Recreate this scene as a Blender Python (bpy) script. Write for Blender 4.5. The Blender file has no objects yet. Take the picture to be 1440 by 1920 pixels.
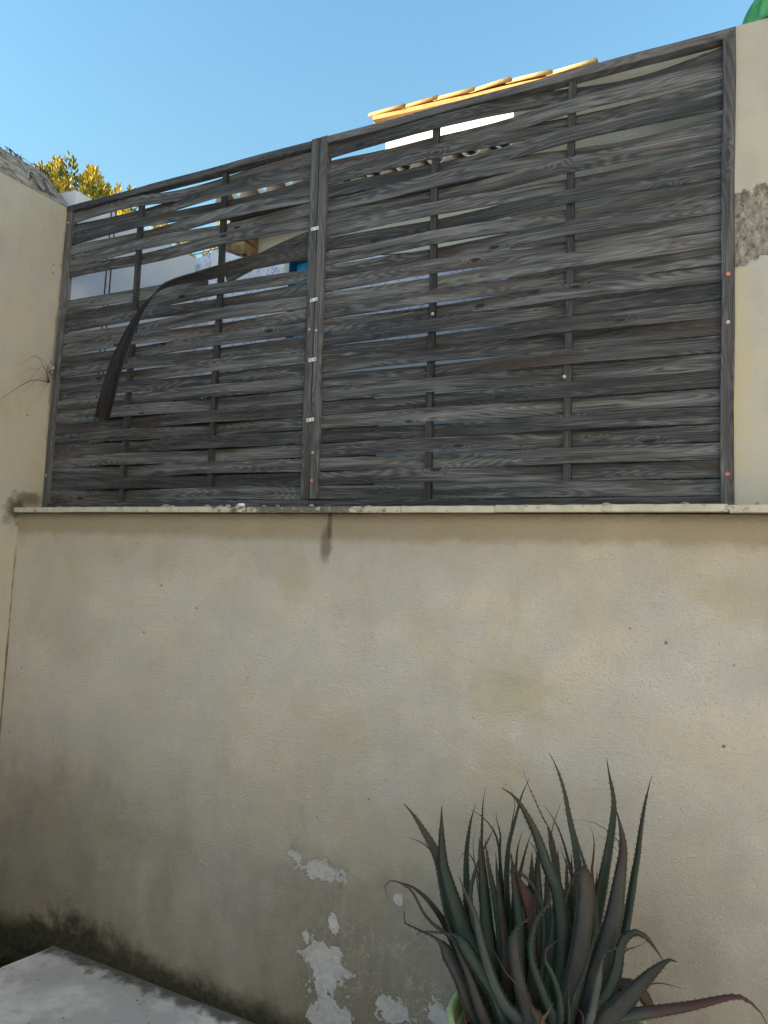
import bpy, math, random
from mathutils import Vector, Matrix, noise as mnoise
random.seed(11)
SC = bpy.context.scene
COL = SC.collection
PI = math.pi

# ---------------------------------------------------------------- camera, sky, sun, exposure
# World: X along the fence (to the right), Y away from the camera, Z up.
# Z = 0 is the top of the wall coping, the courtyard floor is at Z = -2.22, the fence stands in the plane Y = 0.
CAM_LOC = Vector((3.7126, -2.9162, -0.2620))
YAW, PITCH, ROLL, FPX = -0.4784, 0.0768, 0.0401, 1399.25
fwd = Vector((math.sin(YAW)*math.cos(PITCH), math.cos(YAW)*math.cos(PITCH), math.sin(PITCH)))
rgt = Vector((math.cos(YAW), -math.sin(YAW), 0))
upv = rgt.cross(fwd)
cR = rgt*math.cos(ROLL) + upv*math.sin(ROLL)
cU = -rgt*math.sin(ROLL) + upv*math.cos(ROLL)
cam_data = bpy.data.cameras.new('camera')
cam = bpy.data.objects.new('camera', cam_data)
COL.objects.link(cam)
M = Matrix((cR, cU, -fwd)).transposed().to_4x4()
M.translation = CAM_LOC
cam.matrix_world = M
cam_data.sensor_fit = 'VERTICAL'
cam_data.sensor_height = 36.0
cam_data.lens = FPX*36.0/1920.0
cam_data.clip_start = 0.05
cam_data.clip_end = 3000
SC.camera = cam

SUN_EL = math.radians(16)
SUN_AZ = math.radians(50)          # light travels towards +Y, turned well towards +X (low sun from the left, behind the viewer)
sun_dir = Vector((math.sin(SUN_AZ)*math.cos(SUN_EL), math.cos(SUN_AZ)*math.cos(SUN_EL), -math.sin(SUN_EL)))
world = bpy.data.worlds.new('World')
SC.world = world
world.use_nodes = True
wn = world.node_tree
bgn = wn.nodes['Background']
sky = wn.nodes.new('ShaderNodeTexSky')
sky.sky_type = 'NISHITA'
sky.sun_disc = False
sky.sun_elevation = SUN_EL
to_sun = -sun_dir
sky.sun_rotation = math.atan2(to_sun.x, to_sun.y)
sky.air_density = 2.5
sky.dust_density = 0.2
sky.ozone_density = 7.2
wn.links.new(sky.outputs[0], bgn.inputs[0])
bgn.inputs[1].default_value = 0.15
sl = bpy.data.lights.new('sun', 'SUN')
sl.energy = 5.0
sl.angle = math.radians(0.5)
sl.color = (1.0, 0.85, 0.64)
sun = bpy.data.objects.new('sun', sl)
COL.objects.link(sun)
sun.rotation_euler = (-sun_dir).to_track_quat('Z', 'Y').to_euler()
sun.location = (0, -20, 20)
vs = SC.view_settings
vs.view_transform = 'Standard'
vs.look = 'None'
vs.gamma = 1.0
vs.use_curve_mapping = False
vs.exposure = 1.38
SC.cycles.max_bounces = 8
SC.cycles.diffuse_bounces = 5
SC.cycles.transparent_max_bounces = 12

# ---------------------------------------------------------------- node helpers
class NT:
    def __init__(s, name):
        s.m = bpy.data.materials.new(name)
        s.m.use_nodes = True
        s.t = s.m.node_tree
        s.b = s.t.nodes['Principled BSDF']
        s.b.inputs['Specular IOR Level'].default_value = 0.25
    def n(s, kind, **kw):
        nd = s.t.nodes.new('ShaderNode' + kind)
        for k, v in kw.items(): setattr(nd, k, v)
        return nd
    def put(s, sock, v):
        if isinstance(v, bpy.types.NodeSocket): s.t.links.new(v, sock)
        elif v is not None:
            if sock.type == 'RGBA' and len(v) == 3: v = (*v, 1)
            sock.default_value = v
    def obj(s): return s.n('TexCoord').outputs['Object']
    def attr(s, name): return s.n('Attribute', attribute_name=name).outputs['Vector']
    def rnd(s): return s.n('ObjectInfo').outputs['Random']
    def scale(s, v, sc, off=None):
        nd = s.n('VectorMath', operation='MULTIPLY_ADD')
        s.put(nd.inputs[0], v); s.put(nd.inputs[1], sc); s.put(nd.inputs[2], off if off is not None else (0, 0, 0))
        return nd.outputs[0]
    def vadd(s, a, b):
        nd = s.n('VectorMath', operation='ADD'); s.put(nd.inputs[0], a); s.put(nd.inputs[1], b); return nd.outputs[0]
    def vmul(s, a, k):
        nd = s.n('VectorMath', operation='SCALE'); s.put(nd.inputs[0], a); s.put(nd.inputs['Scale'], k); return nd.outputs[0]
    def xyz(s, v):
        nd = s.n('SeparateXYZ'); s.put(nd.inputs[0], v); return nd.outputs
    def comb(s, x, y, z):
        nd = s.n('CombineXYZ'); s.put(nd.inputs[0], x); s.put(nd.inputs[1], y); s.put(nd.inputs[2], z); return nd.outputs[0]
    def noise(s, v, scale=1, detail=2, rough=.5, dist=0, col=False):
        nd = s.n('TexNoise'); s.put(nd.inputs['Vector'], v); nd.inputs['Scale'].default_value = scale
        nd.inputs['Detail'].default_value = detail; nd.inputs['Roughness'].default_value = rough
        nd.inputs['Distortion'].default_value = dist
        return nd.outputs['Color' if col else 'Fac']
    def voro(s, v, scale=1, feature='F1', rand=1.0):
        nd = s.n('TexVoronoi', feature=feature); s.put(nd.inputs['Vector'], v); nd.inputs['Scale'].default_value = scale
        nd.inputs['Randomness'].default_value = rand
        return nd.outputs
    def math(s, op, a, b=None, c=None, clamp=False):
        nd = s.n('Math', operation=op, use_clamp=clamp); s.put(nd.inputs[0], a); s.put(nd.inputs[1], b)
        if c is not None: s.put(nd.inputs[2], c)
        return nd.outputs[0]
    def mr(s, v, a, b, c=0.0, d=1.0, smooth=True):
        nd = s.n('MapRange', interpolation_type='SMOOTHSTEP' if smooth else 'LINEAR')
        s.put(nd.inputs[0], v)
        for i, q in enumerate((a, b, c, d)): s.put(nd.inputs[1+i], q)
        return nd.outputs[0]
    def mix(s, f, a, b, mode='MIX'):
        nd = s.n('Mix', data_type='RGBA', blend_type=mode)
        s.put(nd.inputs[0], f); s.put(nd.inputs[6], a); s.put(nd.inputs[7], b)
        return nd.outputs[2]
    def ramp(s, v, stops):
        nd = s.n('ValToRGB'); s.put(nd.inputs[0], v)
        el = nd.color_ramp.elements
        while len(el) < len(stops): el.new(0.5)
        for e, (p, c) in zip(el, stops): e.position = p; e.color = (*c, 1)
        return nd.outputs[0]
    def bump(s, h, dist, strength=1.0, prev=None):
        nd = s.n('Bump'); s.put(nd.inputs['Height'], h); nd.inputs['Distance'].default_value = dist
        nd.inputs['Strength'].default_value = strength
        if prev is not None: s.put(nd.inputs['Normal'], prev)
        return nd.outputs[0]
    def out(s, col, rough=.8, normal=None):
        s.put(s.b.inputs['Base Color'], col); s.put(s.b.inputs['Roughness'], rough)
        if normal is not None: s.put(s.b.inputs['Normal'], normal)
        return s.m

MAT = {}
def plain(name, col, rough=.7, metal=0, bump=0.0, bscale=200, var=.25):
    t = NT(name); o = t.obj()
    f = t.noise(o, bscale*.25, 4)
    c = t.mix(t.mr(f, .3, .7), tuple(v*(1-var) for v in col), tuple(min(1, v*(1+var)) for v in col))
    nrm = t.bump(t.noise(o, bscale, 3), bump) if bump else None
    m = t.out(c, rough, nrm); t.b.inputs['Metallic'].default_value = metal
    MAT[name] = m
    return m

# ---------------------------------------------------------------- materials
def wood(name, dark=(.011, .012, .0145), mid=(.046, .049, .056), light=(.175, .18, .192), brown=(.135, .085, .058), brownamt=.34, pale=.55, spec=.35):
    t = NT(name)
    r = t.rnd()
    g0 = t.attr('grain')
    off = t.comb(t.math('MULTIPLY', r, 37.0), t.math('MULTIPLY', r, 11.0), t.math('MULTIPLY', r, 5.3))
    g = t.vadd(g0, off)
    warp = t.noise(t.scale(g, (2.2, 20, 20)), 1, 2, .5, col=True)
    gw = t.vadd(g, t.scale(warp, (0.0, .006, 0)))
    low = t.noise(t.scale(gw, (1.5, 17, 5)), 1, 1.2, .4)
    vo = t.voro(t.scale(gw, (4.2, 13, 3)), 1)
    keep = t.math('GREATER_THAN', t.xyz(vo['Color'])[0], .55)
    knot = t.math('MULTIPLY', t.mr(vo['Distance'], .34, .02), keep)
    core = t.math('MULTIPLY', t.mr(vo['Distance'], .13, .05), keep)
    f = t.math('ADD', low, t.math('MULTIPLY', knot, .16))
    band = t.math('MULTIPLY_ADD', t.math('SINE', t.math('MULTIPLY', f, 125.0)), .5, .5)
    fib = t.noise(t.scale(gw, (7, 620, 620)), 1, 3, .6)
    fib2 = t.noise(t.scale(gw, (2.2, 210, 210)), 1, 3, .65)
    blot = t.noise(t.scale(g, (1.6, 26, 26)), 1, 4, .62)
    v = t.math('ADD', t.math('MULTIPLY', band, .12), t.math('MULTIPLY', fib, .36))
    v = t.math('ADD', v, t.math('MULTIPLY', fib2, .34))
    v = t.math('ADD', v, t.math('MULTIPLY_ADD', blot, .72, -.09))
    v = t.math('ADD', v, t.math('MULTIPLY_ADD', r, .17, -.085))
    v = t.math('SUBTRACT', v, t.math('MULTIPLY', core, .45))
    col = t.ramp(v, [(.47, dark), (.66, mid), (.89, light)])
    bn = t.noise(t.vadd(t.scale(g, (1.7, 10, 10)), (7.3, 2.1, 0)), 1, 3, .6)
    bm = t.math('MULTIPLY', t.mr(bn, .5, .72), brownamt*2)
    bm = t.math('MINIMUM', bm, .8)
    col = t.mix(bm, col, t.mix(.75, col, brown, 'OVERLAY'))
    col = t.mix(t.math('MULTIPLY', bm, .35), col, tuple(c*.8 for c in brown))
    # pale worn spots
    pn = t.noise(t.vadd(t.scale(g, (3.5, 22, 22)), (1.3, 8.1, 0)), 1, 4, .65)
    col = t.mix(t.math('MULTIPLY', t.mr(pn, .63, .76), pale), col, (.27, .265, .25))
    h = t.math('ADD', t.math('MULTIPLY', band, .5), t.math('ADD', fib, fib2))
    nrm = t.bump(h, .0016, 1.0)
    rough = t.math('MULTIPLY_ADD', fib2, .25, .55)
    t.b.inputs['Specular IOR Level'].default_value = spec
    MAT[name] = t.out(col, rough, nrm)
wood('weathered_wood')
wood('frame_wood', dark=(.017, .018, .022), mid=(.05, .052, .06), light=(.15, .152, .165), brownamt=.12)
wood('pale_frame_wood', dark=(.03, .031, .036), mid=(.085, .087, .097), light=(.21, .212, .225), brownamt=.12)
wood('slat_back_wood', dark=(.004, .004, .005), mid=(.009, .009, .011), light=(.028, .027, .03), brownamt=.05, pale=.0, spec=.12)
wood('dark_wood', dark=(.010, .010, .013), mid=(.026, .027, .032), light=(.075, .076, .086), brownamt=.12, pale=.1)

def blob(t, p, cx, cz, rx, rz, yz=False):
    """1 inside an ellipse in the XZ plane, falling to 0 at its rim (value > 0 beyond it too)."""
    q = t.scale(p, (0, 1/rx, 1/rz), (0, -cx/rx, -cz/rz)) if yz else t.scale(p, (1/rx, 0, 1/rz), (-cx/rx, 0, -cz/rz))
    nd = t.n('VectorMath', operation='LENGTH'); t.put(nd.inputs[0], q)
    return t.math('SUBTRACT', 1.0, nd.outputs['Value'])

def plaster(name, base=(.47, .44, .37), peel=(), mould=False, soft=False, streak=(), dab=(), dirt=1.0, lumps=1.0, yz=False):
    t = NT(name)
    o = t.obj()
    ax, ay, az = t.xyz(o)[0], t.xyz(o)[1], t.xyz(o)[2]
    n1 = t.noise(o, 2.6, 5, .68)
    n2 = t.noise(t.scale(o, (6, 6, 3)), 1, 5, .62)
    n3 = t.noise(t.vadd(o, (3.1, 7.7, 1.2)), 3.0, 5, .72)
    fine = t.noise(o, 60, 4, .7)
    grey = tuple(v*k for v, k in zip(base, (.92, .95, 1.06)))
    yel = tuple(v*k for v, k in zip(base, (.90, .875, .70)))
    col = t.mix(t.mr(n1, .38, .62), base, grey)
    col = t.mix(t.math('MULTIPLY', t.mr(n3, .50, .66), .60*dirt), col, yel)
    col = t.mix(t.math('MULTIPLY', t.mr(n2, .50, .72), .38*dirt), col, tuple(v*.66 for v in base))
    col = t.mix(t.math('MULTIPLY', t.mr(fine, .55, .8), .25), col, tuple(v*.7 for v in base))
    vo = t.voro(o, 13)
    pit = t.math('MULTIPLY', t.mr(vo['Distance'], .10, .05), t.math('GREATER_THAN', t.xyz(vo['Color'])[1], .88))
    col = t.mix(t.math('MULTIPLY', pit, .75), col, (.06, .055, .045))
    # trowelled relief: short curved ridges
    wv = t.noise(o, 2.3, 2, .5, col=True)
    od = t.vadd(o, t.vmul(wv, .20))
    if soft:
        rel = t.noise(t.scale(od, (60, 60, 95)), 1, 4, .55)
        nrm = t.bump(rel, .0022, .7*lumps)
    else:
        r1 = t.noise(t.scale(od, (125, 125, 215)), 1, 4, .66, .5)
        r2 = t.noise(t.scale(od, (28, 28, 50)), 1, 2, .5, .5)
        rel = t.math('ADD', t.math('MULTIPLY', r1, 1.5), t.math('MULTIPLY', r2, .6))
        nrm = t.bump(rel, .0080, .95*lumps)
        col = t.mix(t.math('MULTIPLY', t.mr(r1, .46, .30), .45), col, tuple(v*.5 for v in base))  # crevice shade painted into the colour: hollows of the relief go darker
    en = t.noise(o, 9, 4, .65)
    enf = t.noise(o, 34, 4, .6)
    en2 = t.noise(o, 5.5, 5, .7)
    if mould:
        # green-black mould rising from the floor, highest near the left corner
        hgt = t.math('SUBTRACT', az, -2.22)
        vst = t.noise(t.scale(o, (30, 30, 6)), 1, 4, .7)
        top = t.mr(ax, .35, 1.7, .185, .095)
        top = t.math('MULTIPLY', top, t.mr(ax, .12, .42, .25, 1.0))
        top = t.math('MULTIPLY', top, t.mr(ax, 2.6, 3.4, 1.0, .45))
        lim = t.math('MULTIPLY', top, t.math('MULTIPLY_ADD', en2, 2.6, -.45))
        mk = t.math('SUBTRACT', lim, hgt)
        mm = t.math('MULTIPLY', t.mr(mk, -.085, .07), t.math('MULTIPLY_ADD', t.mr(enf, .3, .65), .14, .86))
        # damp grey zone low on the wall
        damp = t.math('ADD', blob(t, o, 2.25, -1.85, .75, .52), t.math('MULTIPLY_ADD', en, .9, -.45))
        dm = t.math('MULTIPLY', t.mr(damp, .0, .8), t.math('MULTIPLY_ADD', vst, .7, .25))
        col = t.mix(dm, col, (.10, .092, .07))
        damp2 = t.math('ADD', blob(t, o, .45, -1.75, .95, .55), t.math('MULTIPLY_ADD', en, .9, -.45))
        col = t.mix(t.math('MULTIPLY', t.mr(damp2, .0, .8), .45), col, (.13, .105, .068))
        # wall colour gets darker towards the ground
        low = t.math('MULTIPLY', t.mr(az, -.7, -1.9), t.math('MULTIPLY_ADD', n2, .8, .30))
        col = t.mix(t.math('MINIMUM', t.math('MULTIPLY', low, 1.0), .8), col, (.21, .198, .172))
        col = t.mix(t.math('MULTIPLY', t.mr(mk, -.30, .04), .45), col, (.16, .135, .085))
        col = t.mix(t.math('MULTIPLY', mm, .97), col, (.024, .025, .015))
        # pale hair-thin traces left by old creeper roots
        tr = t.noise(o, 13, 3, .5, .8)
        trm = t.mr(t.math('ABSOLUTE', t.math('SUBTRACT', tr, .5)), .016, .006)
        trz = t.math('ADD', blob(t, o, 2.32, -1.92, .55, .42), t.math('MULTIPLY_ADD', en, 1.2, -.6))
        col = t.mix(t.math('MULTIPLY', t.math('MULTIPLY', trm, t.mr(trz, .1, .5)), .5), col, (.42, .38, .30))
        # brownish run-off band under the coping
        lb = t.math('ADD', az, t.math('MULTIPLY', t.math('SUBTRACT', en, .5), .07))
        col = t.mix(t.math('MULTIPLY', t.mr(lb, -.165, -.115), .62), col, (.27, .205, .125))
        lb2 = t.math('ADD', az, t.math('MULTIPLY', t.math('SUBTRACT', n2, .5), .5))
        col = t.mix(t.math('MULTIPLY', t.mr(lb2, -.45, -.12), .30), col, (.36, .30, .19))
    for cx, cz, rx, rz, c, a in dab:
        d = t.math('ADD', blob(t, o, cx, cz, rx, rz, yz), t.math('MULTIPLY_ADD', en2, 2.4, -1.2))
        col = t.mix(t.math('MULTIPLY', t.mr(d, .0, .7), a), col, c)
    for cx, cz, rx, rz in streak:
        d = t.math('ADD', blob(t, o, cx, cz, rx, rz), t.math('MULTIPLY_ADD', en, 1.0, -.5))
        col = t.mix(t.math('MULTIPLY', t.mr(d, .0, .7), .62), col, (.05, .05, .04))
    if peel:
        pk = None
        for cx, cz, rx, rz in peel:
            d = blob(t, o, cx, cz, rx, rz)
            pk = d if pk is None else t.math('MAXIMUM', pk, d)
        e1 = t.noise(o, 16, 5, .6)
        pk = t.math('ADD', pk, t.math('MULTIPLY_ADD', e1, 3.2, -1.6))
        pk = t.math('ADD', pk, t.math('MULTIPLY_ADD', enf, 1.3, -.65))
        pk = t.math('ADD', pk, t.math('MULTIPLY_ADD', t.noise(o, 110, 3, .6), .8, -.4))
        pm = t.mr(pk, .00, .05)
        rim = t.math('MULTIPLY', t.mr(pk, -.20, .0), t.math('SUBTRACT', 1.0, pm))
        col = t.mix(t.math('MULTIPLY', rim, .35), col, (.14, .115, .075))
        pc = t.mix(t.mr(enf, .35, .7), (.50, .51, .53), (.40, .40, .41))
        pc = t.mix(t.math('MULTIPLY', t.mr(t.noise(o, 26, 5, .7), .62, .70), .8), pc, (.12, .11, .09))
        col = t.mix(pm, col, pc)
        hh = t.math('SUBTRACT', t.math('MULTIPLY', rel, .5), t.math('MULTIPLY', pm, 1.6))
        nrm = t.bump(t.math('MULTIPLY', pm, -1.0), .006, 1.0, nrm)
    MAT[name] = t.out(col, .9, nrm)

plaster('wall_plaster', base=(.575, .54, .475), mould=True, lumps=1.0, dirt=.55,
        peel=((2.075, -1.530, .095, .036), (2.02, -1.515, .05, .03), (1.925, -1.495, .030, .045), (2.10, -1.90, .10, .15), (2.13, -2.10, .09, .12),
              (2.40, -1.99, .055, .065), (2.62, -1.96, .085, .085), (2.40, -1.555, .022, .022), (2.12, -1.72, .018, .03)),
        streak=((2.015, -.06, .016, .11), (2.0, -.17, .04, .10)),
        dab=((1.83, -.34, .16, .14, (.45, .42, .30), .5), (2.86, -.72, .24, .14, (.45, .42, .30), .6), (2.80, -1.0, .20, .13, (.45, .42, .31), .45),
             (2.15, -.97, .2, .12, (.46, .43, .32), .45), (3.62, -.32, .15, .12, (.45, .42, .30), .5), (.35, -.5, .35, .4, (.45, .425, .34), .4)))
plaster('side_plaster', base=(.40, .385, .335), soft=True,
        dab=((3.62, .5, .05, .6, (.42, .37, .24), .5),), dirt=.8)
plaster('left_plaster', base=(.385, .37, .31), soft=True, dirt=.8, yz=True,
        dab=((-.19, -.02, .10, .12, (.05, .055, .03), .9), (-.10, .06, .14, .05, (.10, .10, .055), .8), (-.3, -1.2, .14, .95, (.36, .27, .21), .5), (-.158, -1.0, .010, 1.2, (.07, .06, .05), .8),
             (-.02, 1.0, .022, .8, (.10, .095, .07), .6), (-.2, -2.0, .5, .25, (.03, .032, .02), .9)))
plaster('rough_plaster', base=(.52, .49, .40), dirt=1.2, lumps=1.6,
        dab=((3.3, 1.26, .22, .035, (.04, .04, .035), .9), (2.95, 1.0, .35, .03, (.05, .05, .04), .8), (2.8, .93, .3, .03, (.10, .12, .05), .7)))
plaster('white_render', base=(.80, .79, .76), soft=True, dirt=.15)
plaster('house_plaster', base=(.62, .58, .50), soft=True, dirt=.4)
plaster('shed_plaster', base=(.55, .54, .50), soft=True, dirt=.5)
plaster('white_paint', base=(.66, .69, .74), soft=True, dirt=.25)
plaster('cement', base=(.40, .385, .33), soft=True, dirt=1.6, lumps=2.0)

def concrete():
    t = NT('slab_concrete'); o = t.obj()
    n1 = t.noise(o, 3, 6, .62); n2 = t.noise(o, 14, 5, .6); n3 = t.noise(o, 90, 4, .6)
    c = t.mix(t.mr(n1, .40, .60), (.40, .405, .42), (.58, .585, .605))
    c = t.mix(t.math('MULTIPLY', t.mr(n2, .52, .72), .5), c, (.30, .295, .29))
    c = t.mix(t.math('MULTIPLY', t.mr(n3, .6, .75), .3), c, (.5, .5, .5))
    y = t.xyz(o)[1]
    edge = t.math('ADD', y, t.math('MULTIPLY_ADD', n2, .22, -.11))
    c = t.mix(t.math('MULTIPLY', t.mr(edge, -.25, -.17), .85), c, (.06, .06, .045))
    vd = t.voro(o, 24)
    c = t.mix(t.math('MULTIPLY', t.mr(vd['Distance'], .16, .06), t.math('GREATER_THAN', t.xyz(vd['Color'])[0], .7)), c, (.10, .095, .085))
    MAT['slab_concrete'] = t.out(c, .85, t.bump(t.math('ADD', n2, t.math('MULTIPLY', n3, .4)), .006, .7))
concrete()
def soil():
    t = NT('soil'); o = t.obj()
    n = t.noise(o, 25, 6, .65)
    MAT['soil'] = t.out(t.mix(n, (.02, .017, .012), (.07, .06, .042)), .95, t.bump(n, .02, 1))
soil()
def exposed():
    t = NT('exposed_mortar'); o = t.obj()
    n = t.noise(o, 30, 6, .7); v = t.voro(o, 55)
    c = t.mix(t.mr(n, .35, .65), (.10, .095, .085), (.42, .40, .36))
    c = t.mix(t.math('MULTIPLY', t.mr(t.noise(o, 60, 3), .55, .68), .8), c, (.035, .033, .03))
    c = t.mix(t.mr(v['Distance'], .0, .5), c, t.mix(.5, c, (.3, .29, .27)))
    MAT['exposed_mortar'] = t.out(c, .95, t.bump(t.math('ADD', n, v['Distance']), .012, 1))
exposed()
def crest():
    t = NT('crest_mortar'); o = t.obj()
    n = t.noise(t.scale(o, (40, 14, 40)), 1, 6, .7)
    c = t.mix(t.mr(n, .35, .65), (.17, .155, .14), (.40, .375, .33))
    c = t.mix(t.math('MULTIPLY', t.mr(t.noise(o, 22, 5, .7), .54, .66), .8), c, (.06, .055, .05))
    MAT['crest_mortar'] = t.out(c, .95, t.bump(n, .01, 1))
crest()
def coping():
    t = NT('coping_tile'); o = t.obj()
    n = t.noise(o, 14, 6, .65); r = t.rnd()
    x = t.xyz(o)[0]
    c = t.mix(t.mr(n, .35, .7), (.46, .445, .38), (.36, .335, .27))
    zone = t.math('ADD', t.mr(t.math('ABSOLUTE', t.math('SUBTRACT', x, 1.85)), .55, .12), t.math('MULTIPLY', r, .15))
    c = t.mix(t.math('MULTIPLY', t.mr(t.math('ADD', t.noise(o, 30, 5, .7), t.math('MULTIPLY', zone, .22)), .60, .70), .85), c, (.07, .068, .058))
    MAT['coping_tile'] = t.out(c, .85, t.bump(n, .004, .8))
coping()
def roof_tile():
    t = NT('clay_tile'); o = t.obj(); r = t.rnd()
    n = t.noise(o, 12, 5, .65)
    c = t.ramp(t.math('ADD', t.math('MULTIPLY', n, .6), t.math('MULTIPLY', r, .4)), [(.25, (.55, .27, .10)), (.5, (.70, .43, .17)), (.75, (.74, .56, .26))])
    MAT['clay_tile'] = t.out(c, .85, t.bump(n, .008, .8))
    t = NT('pale_tile'); o = t.obj()
    n = t.noise(o, 12, 5, .65)
    MAT['pale_tile'] = t.out(t.mix(n, (.50, .44, .38), (.66, .60, .54)), .85, t.bump(n, .006, .8))
roof_tile()
def cloth_mat():
    t = NT('printed_cloth'); o = t.obj()
    v = t.voro(o, 30); n = t.noise(t.scale(o, (30, 30, 60)), 1, 3)
    c = t.mix(t.mr(v['Distance'], .42, .22), (.72, .74, .82), (.42, .47, .68))
    c = t.mix(t.math('MULTIPLY', t.mr(n, .45, .65), .4), c, (.55, .58, .72))
    MAT['printed_cloth'] = t.out(c, .95)
cloth_mat()
def leafmats():
    spec = {'g': ((.005, .017, .016), (.011, .027, .022), .42), 's': ((.026, .038, .040), (.045, .056, .058), .45), 'p': ((.014, .018, .021), (.030, .028, .030), .55),
            'b': ((.005, .006, .006), (.013, .013, .013), .5), 'd': ((.016, .011, .011), (.042, .029, .027), .7), 'r': ((.06, .012, .011), (.03, .02, .018), .5),
            'l': ((.026, .034, .032), (.045, .05, .048), .45), 'w': ((.06, .032, .018), (.10, .056, .032), .8)}
    for k, (a, b, ro) in spec.items():
        t = NT('aloe_' + k); lf = t.attr('leaf'); o = t.obj(); r = t.rnd()
        n = t.noise(o, 22, 4, .6)
        st = t.noise(t.scale(lf, (3, 26, 0), t.comb(t.math('MULTIPLY', r, 20.0), 0, 0)), 1, 3, .6)
        c = t.mix(t.mr(n, .3, .7), a, b)
        c = t.mix(t.math('MULTIPLY', t.mr(st, .45, .7), .45), c, tuple(v*1.7 for v in b))
        tt = t.xyz(lf)[0]
        if k in 'gspl':
            tip = t.math('ADD', tt, t.math('MULTIPLY_ADD', n, .3, -.15))
            red = t.mr(tip, .74, .86) if k != 'l' else t.mr(tip, .5, .7)
            c = t.mix(t.math('MULTIPLY', red, .6 if k in 'gs' else .85), c, (.020, .011, .010) if k != 'l' else (.055, .014, .015))
            if k == 'p':
                c = t.mix(t.math('MULTIPLY', t.mr(t.noise(o, 9, 3), .5, .62), .6), c, (.014, .024, .021))
        ed = t.mr(t.math('ABSOLUTE', t.xyz(lf)[1]), .86, 1.0)
        c = t.mix(t.math('MULTIPLY', ed, .55), c, (.10, .115, .085))
        t.b.inputs['Specular IOR Level'].default_value = .4
        MAT['aloe_' + k] = t.out(c, ro, t.bump(st, .002, .5))
leafmats()
def tree_leaf():
    t = NT('tree_leaf'); a = t.attr('tone')
    x = t.xyz(a)[0]
    c = t.ramp(x, [(.0, (.045, .075, .025)), (.4, (.13, .16, .03)), (1.0, (.62, .46, .04))])
    m = t.out(c, .6)
    MAT['tree_leaf'] = m
tree_leaf()
plain('bark', (.10, .08, .06), .9, 0, .01, 40)
plain('zinc', (.62, .62, .60), .45, .6, .0004, 300)
plain('steel_screw', (.33, .33, .34), .4, .8)
plain('red_washer', (.50, .10, .06), .6)
plain('pot_plastic', (.36, .47, .24), .5, 0, .001, 120, .12)
plain('blue_paint', (.006, .27, .58), .5, 0, .002, 60, .15)
plain('dark_blue', (.004, .06, .16), .5)
plain('green_plastic', (.07, .30, .10), .35, 0, 0, 60, .2)
plain('cable_black', (.03, .03, .035), .5)
plain('twig', (.06, .05, .042), .9, 0, .001, 300)
plain('debris', (.27, .265, .25), .9, 0, .004, 90)
plain('weed_leaf', (.03, .045, .02), .7)
plain('silver_weed', (.10, .12, .10), .8)
plain('stone', (.30, .20, .11), .9, 0, .02, 30, .4)
plain('house_trim', (.5, .5, .48), .6)
plain('glass_dark', (.02, .025, .03), .08, 0, 0, 10)

# ---------------------------------------------------------------- mesh helpers
def mk(name, verts, faces, mat, parent=None, smooth=False, attrs=None, mats=None, midx=None):
    me = bpy.data.meshes.new(name)
    me.from_pydata([tuple(v) for v in verts], [], faces)
    for m in (mats or [mat]): me.materials.append(MAT[m])
    if midx: me.polygons.foreach_set('material_index', midx)
    if smooth: me.polygons.foreach_set('use_smooth', [True]*len(faces))
    for an, vals in (attrs or {}).items():
        at = me.attributes.new(an, 'FLOAT_VECTOR', 'POINT')
        at.data.foreach_set('vector', [c for v in vals for c in v])
    me.update()
    o = bpy.data.objects.new(name, me)
    COL.objects.link(o)
    if parent is not None: o.parent = parent
    return o
def tag(o, label, cat, group=None):
    o['label'] = label; o['category'] = cat
    if group: o['group'] = group
    return o
def struct(o, label=None, kind='structure'):
    o['kind'] = kind
    if label: o['label'] = label
    return o
def empty(name, loc, label, cat, group=None):
    o = bpy.data.objects.new(name, None); COL.objects.link(o); o.location = loc
    o.empty_display_size = .1
    return tag(o, label, cat, group)
def put_under(o, parent):
    """parent without moving: our meshes are modelled in world coordinates"""
    o.parent = parent
    o.matrix_parent_inverse = Matrix.Translation(-parent.location)
    return o
def boxg(x0, x1, y0, y1, z0, z1, base=0):
    v = [(x, y, z) for z in (z0, z1) for y in (y0, y1) for x in (x0, x1)]
    f = [(0, 2, 3, 1), (4, 5, 7, 6), (0, 1, 5, 4), (2, 6, 7, 3), (0, 4, 6, 2), (1, 3, 7, 5)]
    return v, [tuple(i+base for i in q) for q in f]
def box(name, x0, x1, y0, y1, z0, z1, mat, parent=None):
    v, f = boxg(x0, x1, y0, y1, z0, z1)
    o = mk(name, v, f, mat)
    if parent is not None: put_under(o, parent)
    return o
def spline(pts, n):
    """Catmull-Rom resample of a polyline to n points"""
    P = [Vector(p) for p in pts]
    P = [P[0]*2-P[1]] + P + [P[-1]*2-P[-2]]
    L = [0.0]
    for i in range(1, len(P)-2): L.append(L[-1] + (P[i+1]-P[i]).length)
    out = []; k = 0
    for j in range(n):
        s = L[-1]*j/(n-1)
        while k < len(L)-2 and s > L[k+1]: k += 1
        u = (s-L[k])/max(1e-9, L[k+1]-L[k])
        a, b, c, d = P[k], P[k+1], P[k+2], P[k+3]
        out.append(.5*((2*b)+(c-a)*u+(2*a-5*b+4*c-d)*u*u+(3*b-a-3*c+d)*u**3))
    return out
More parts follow.
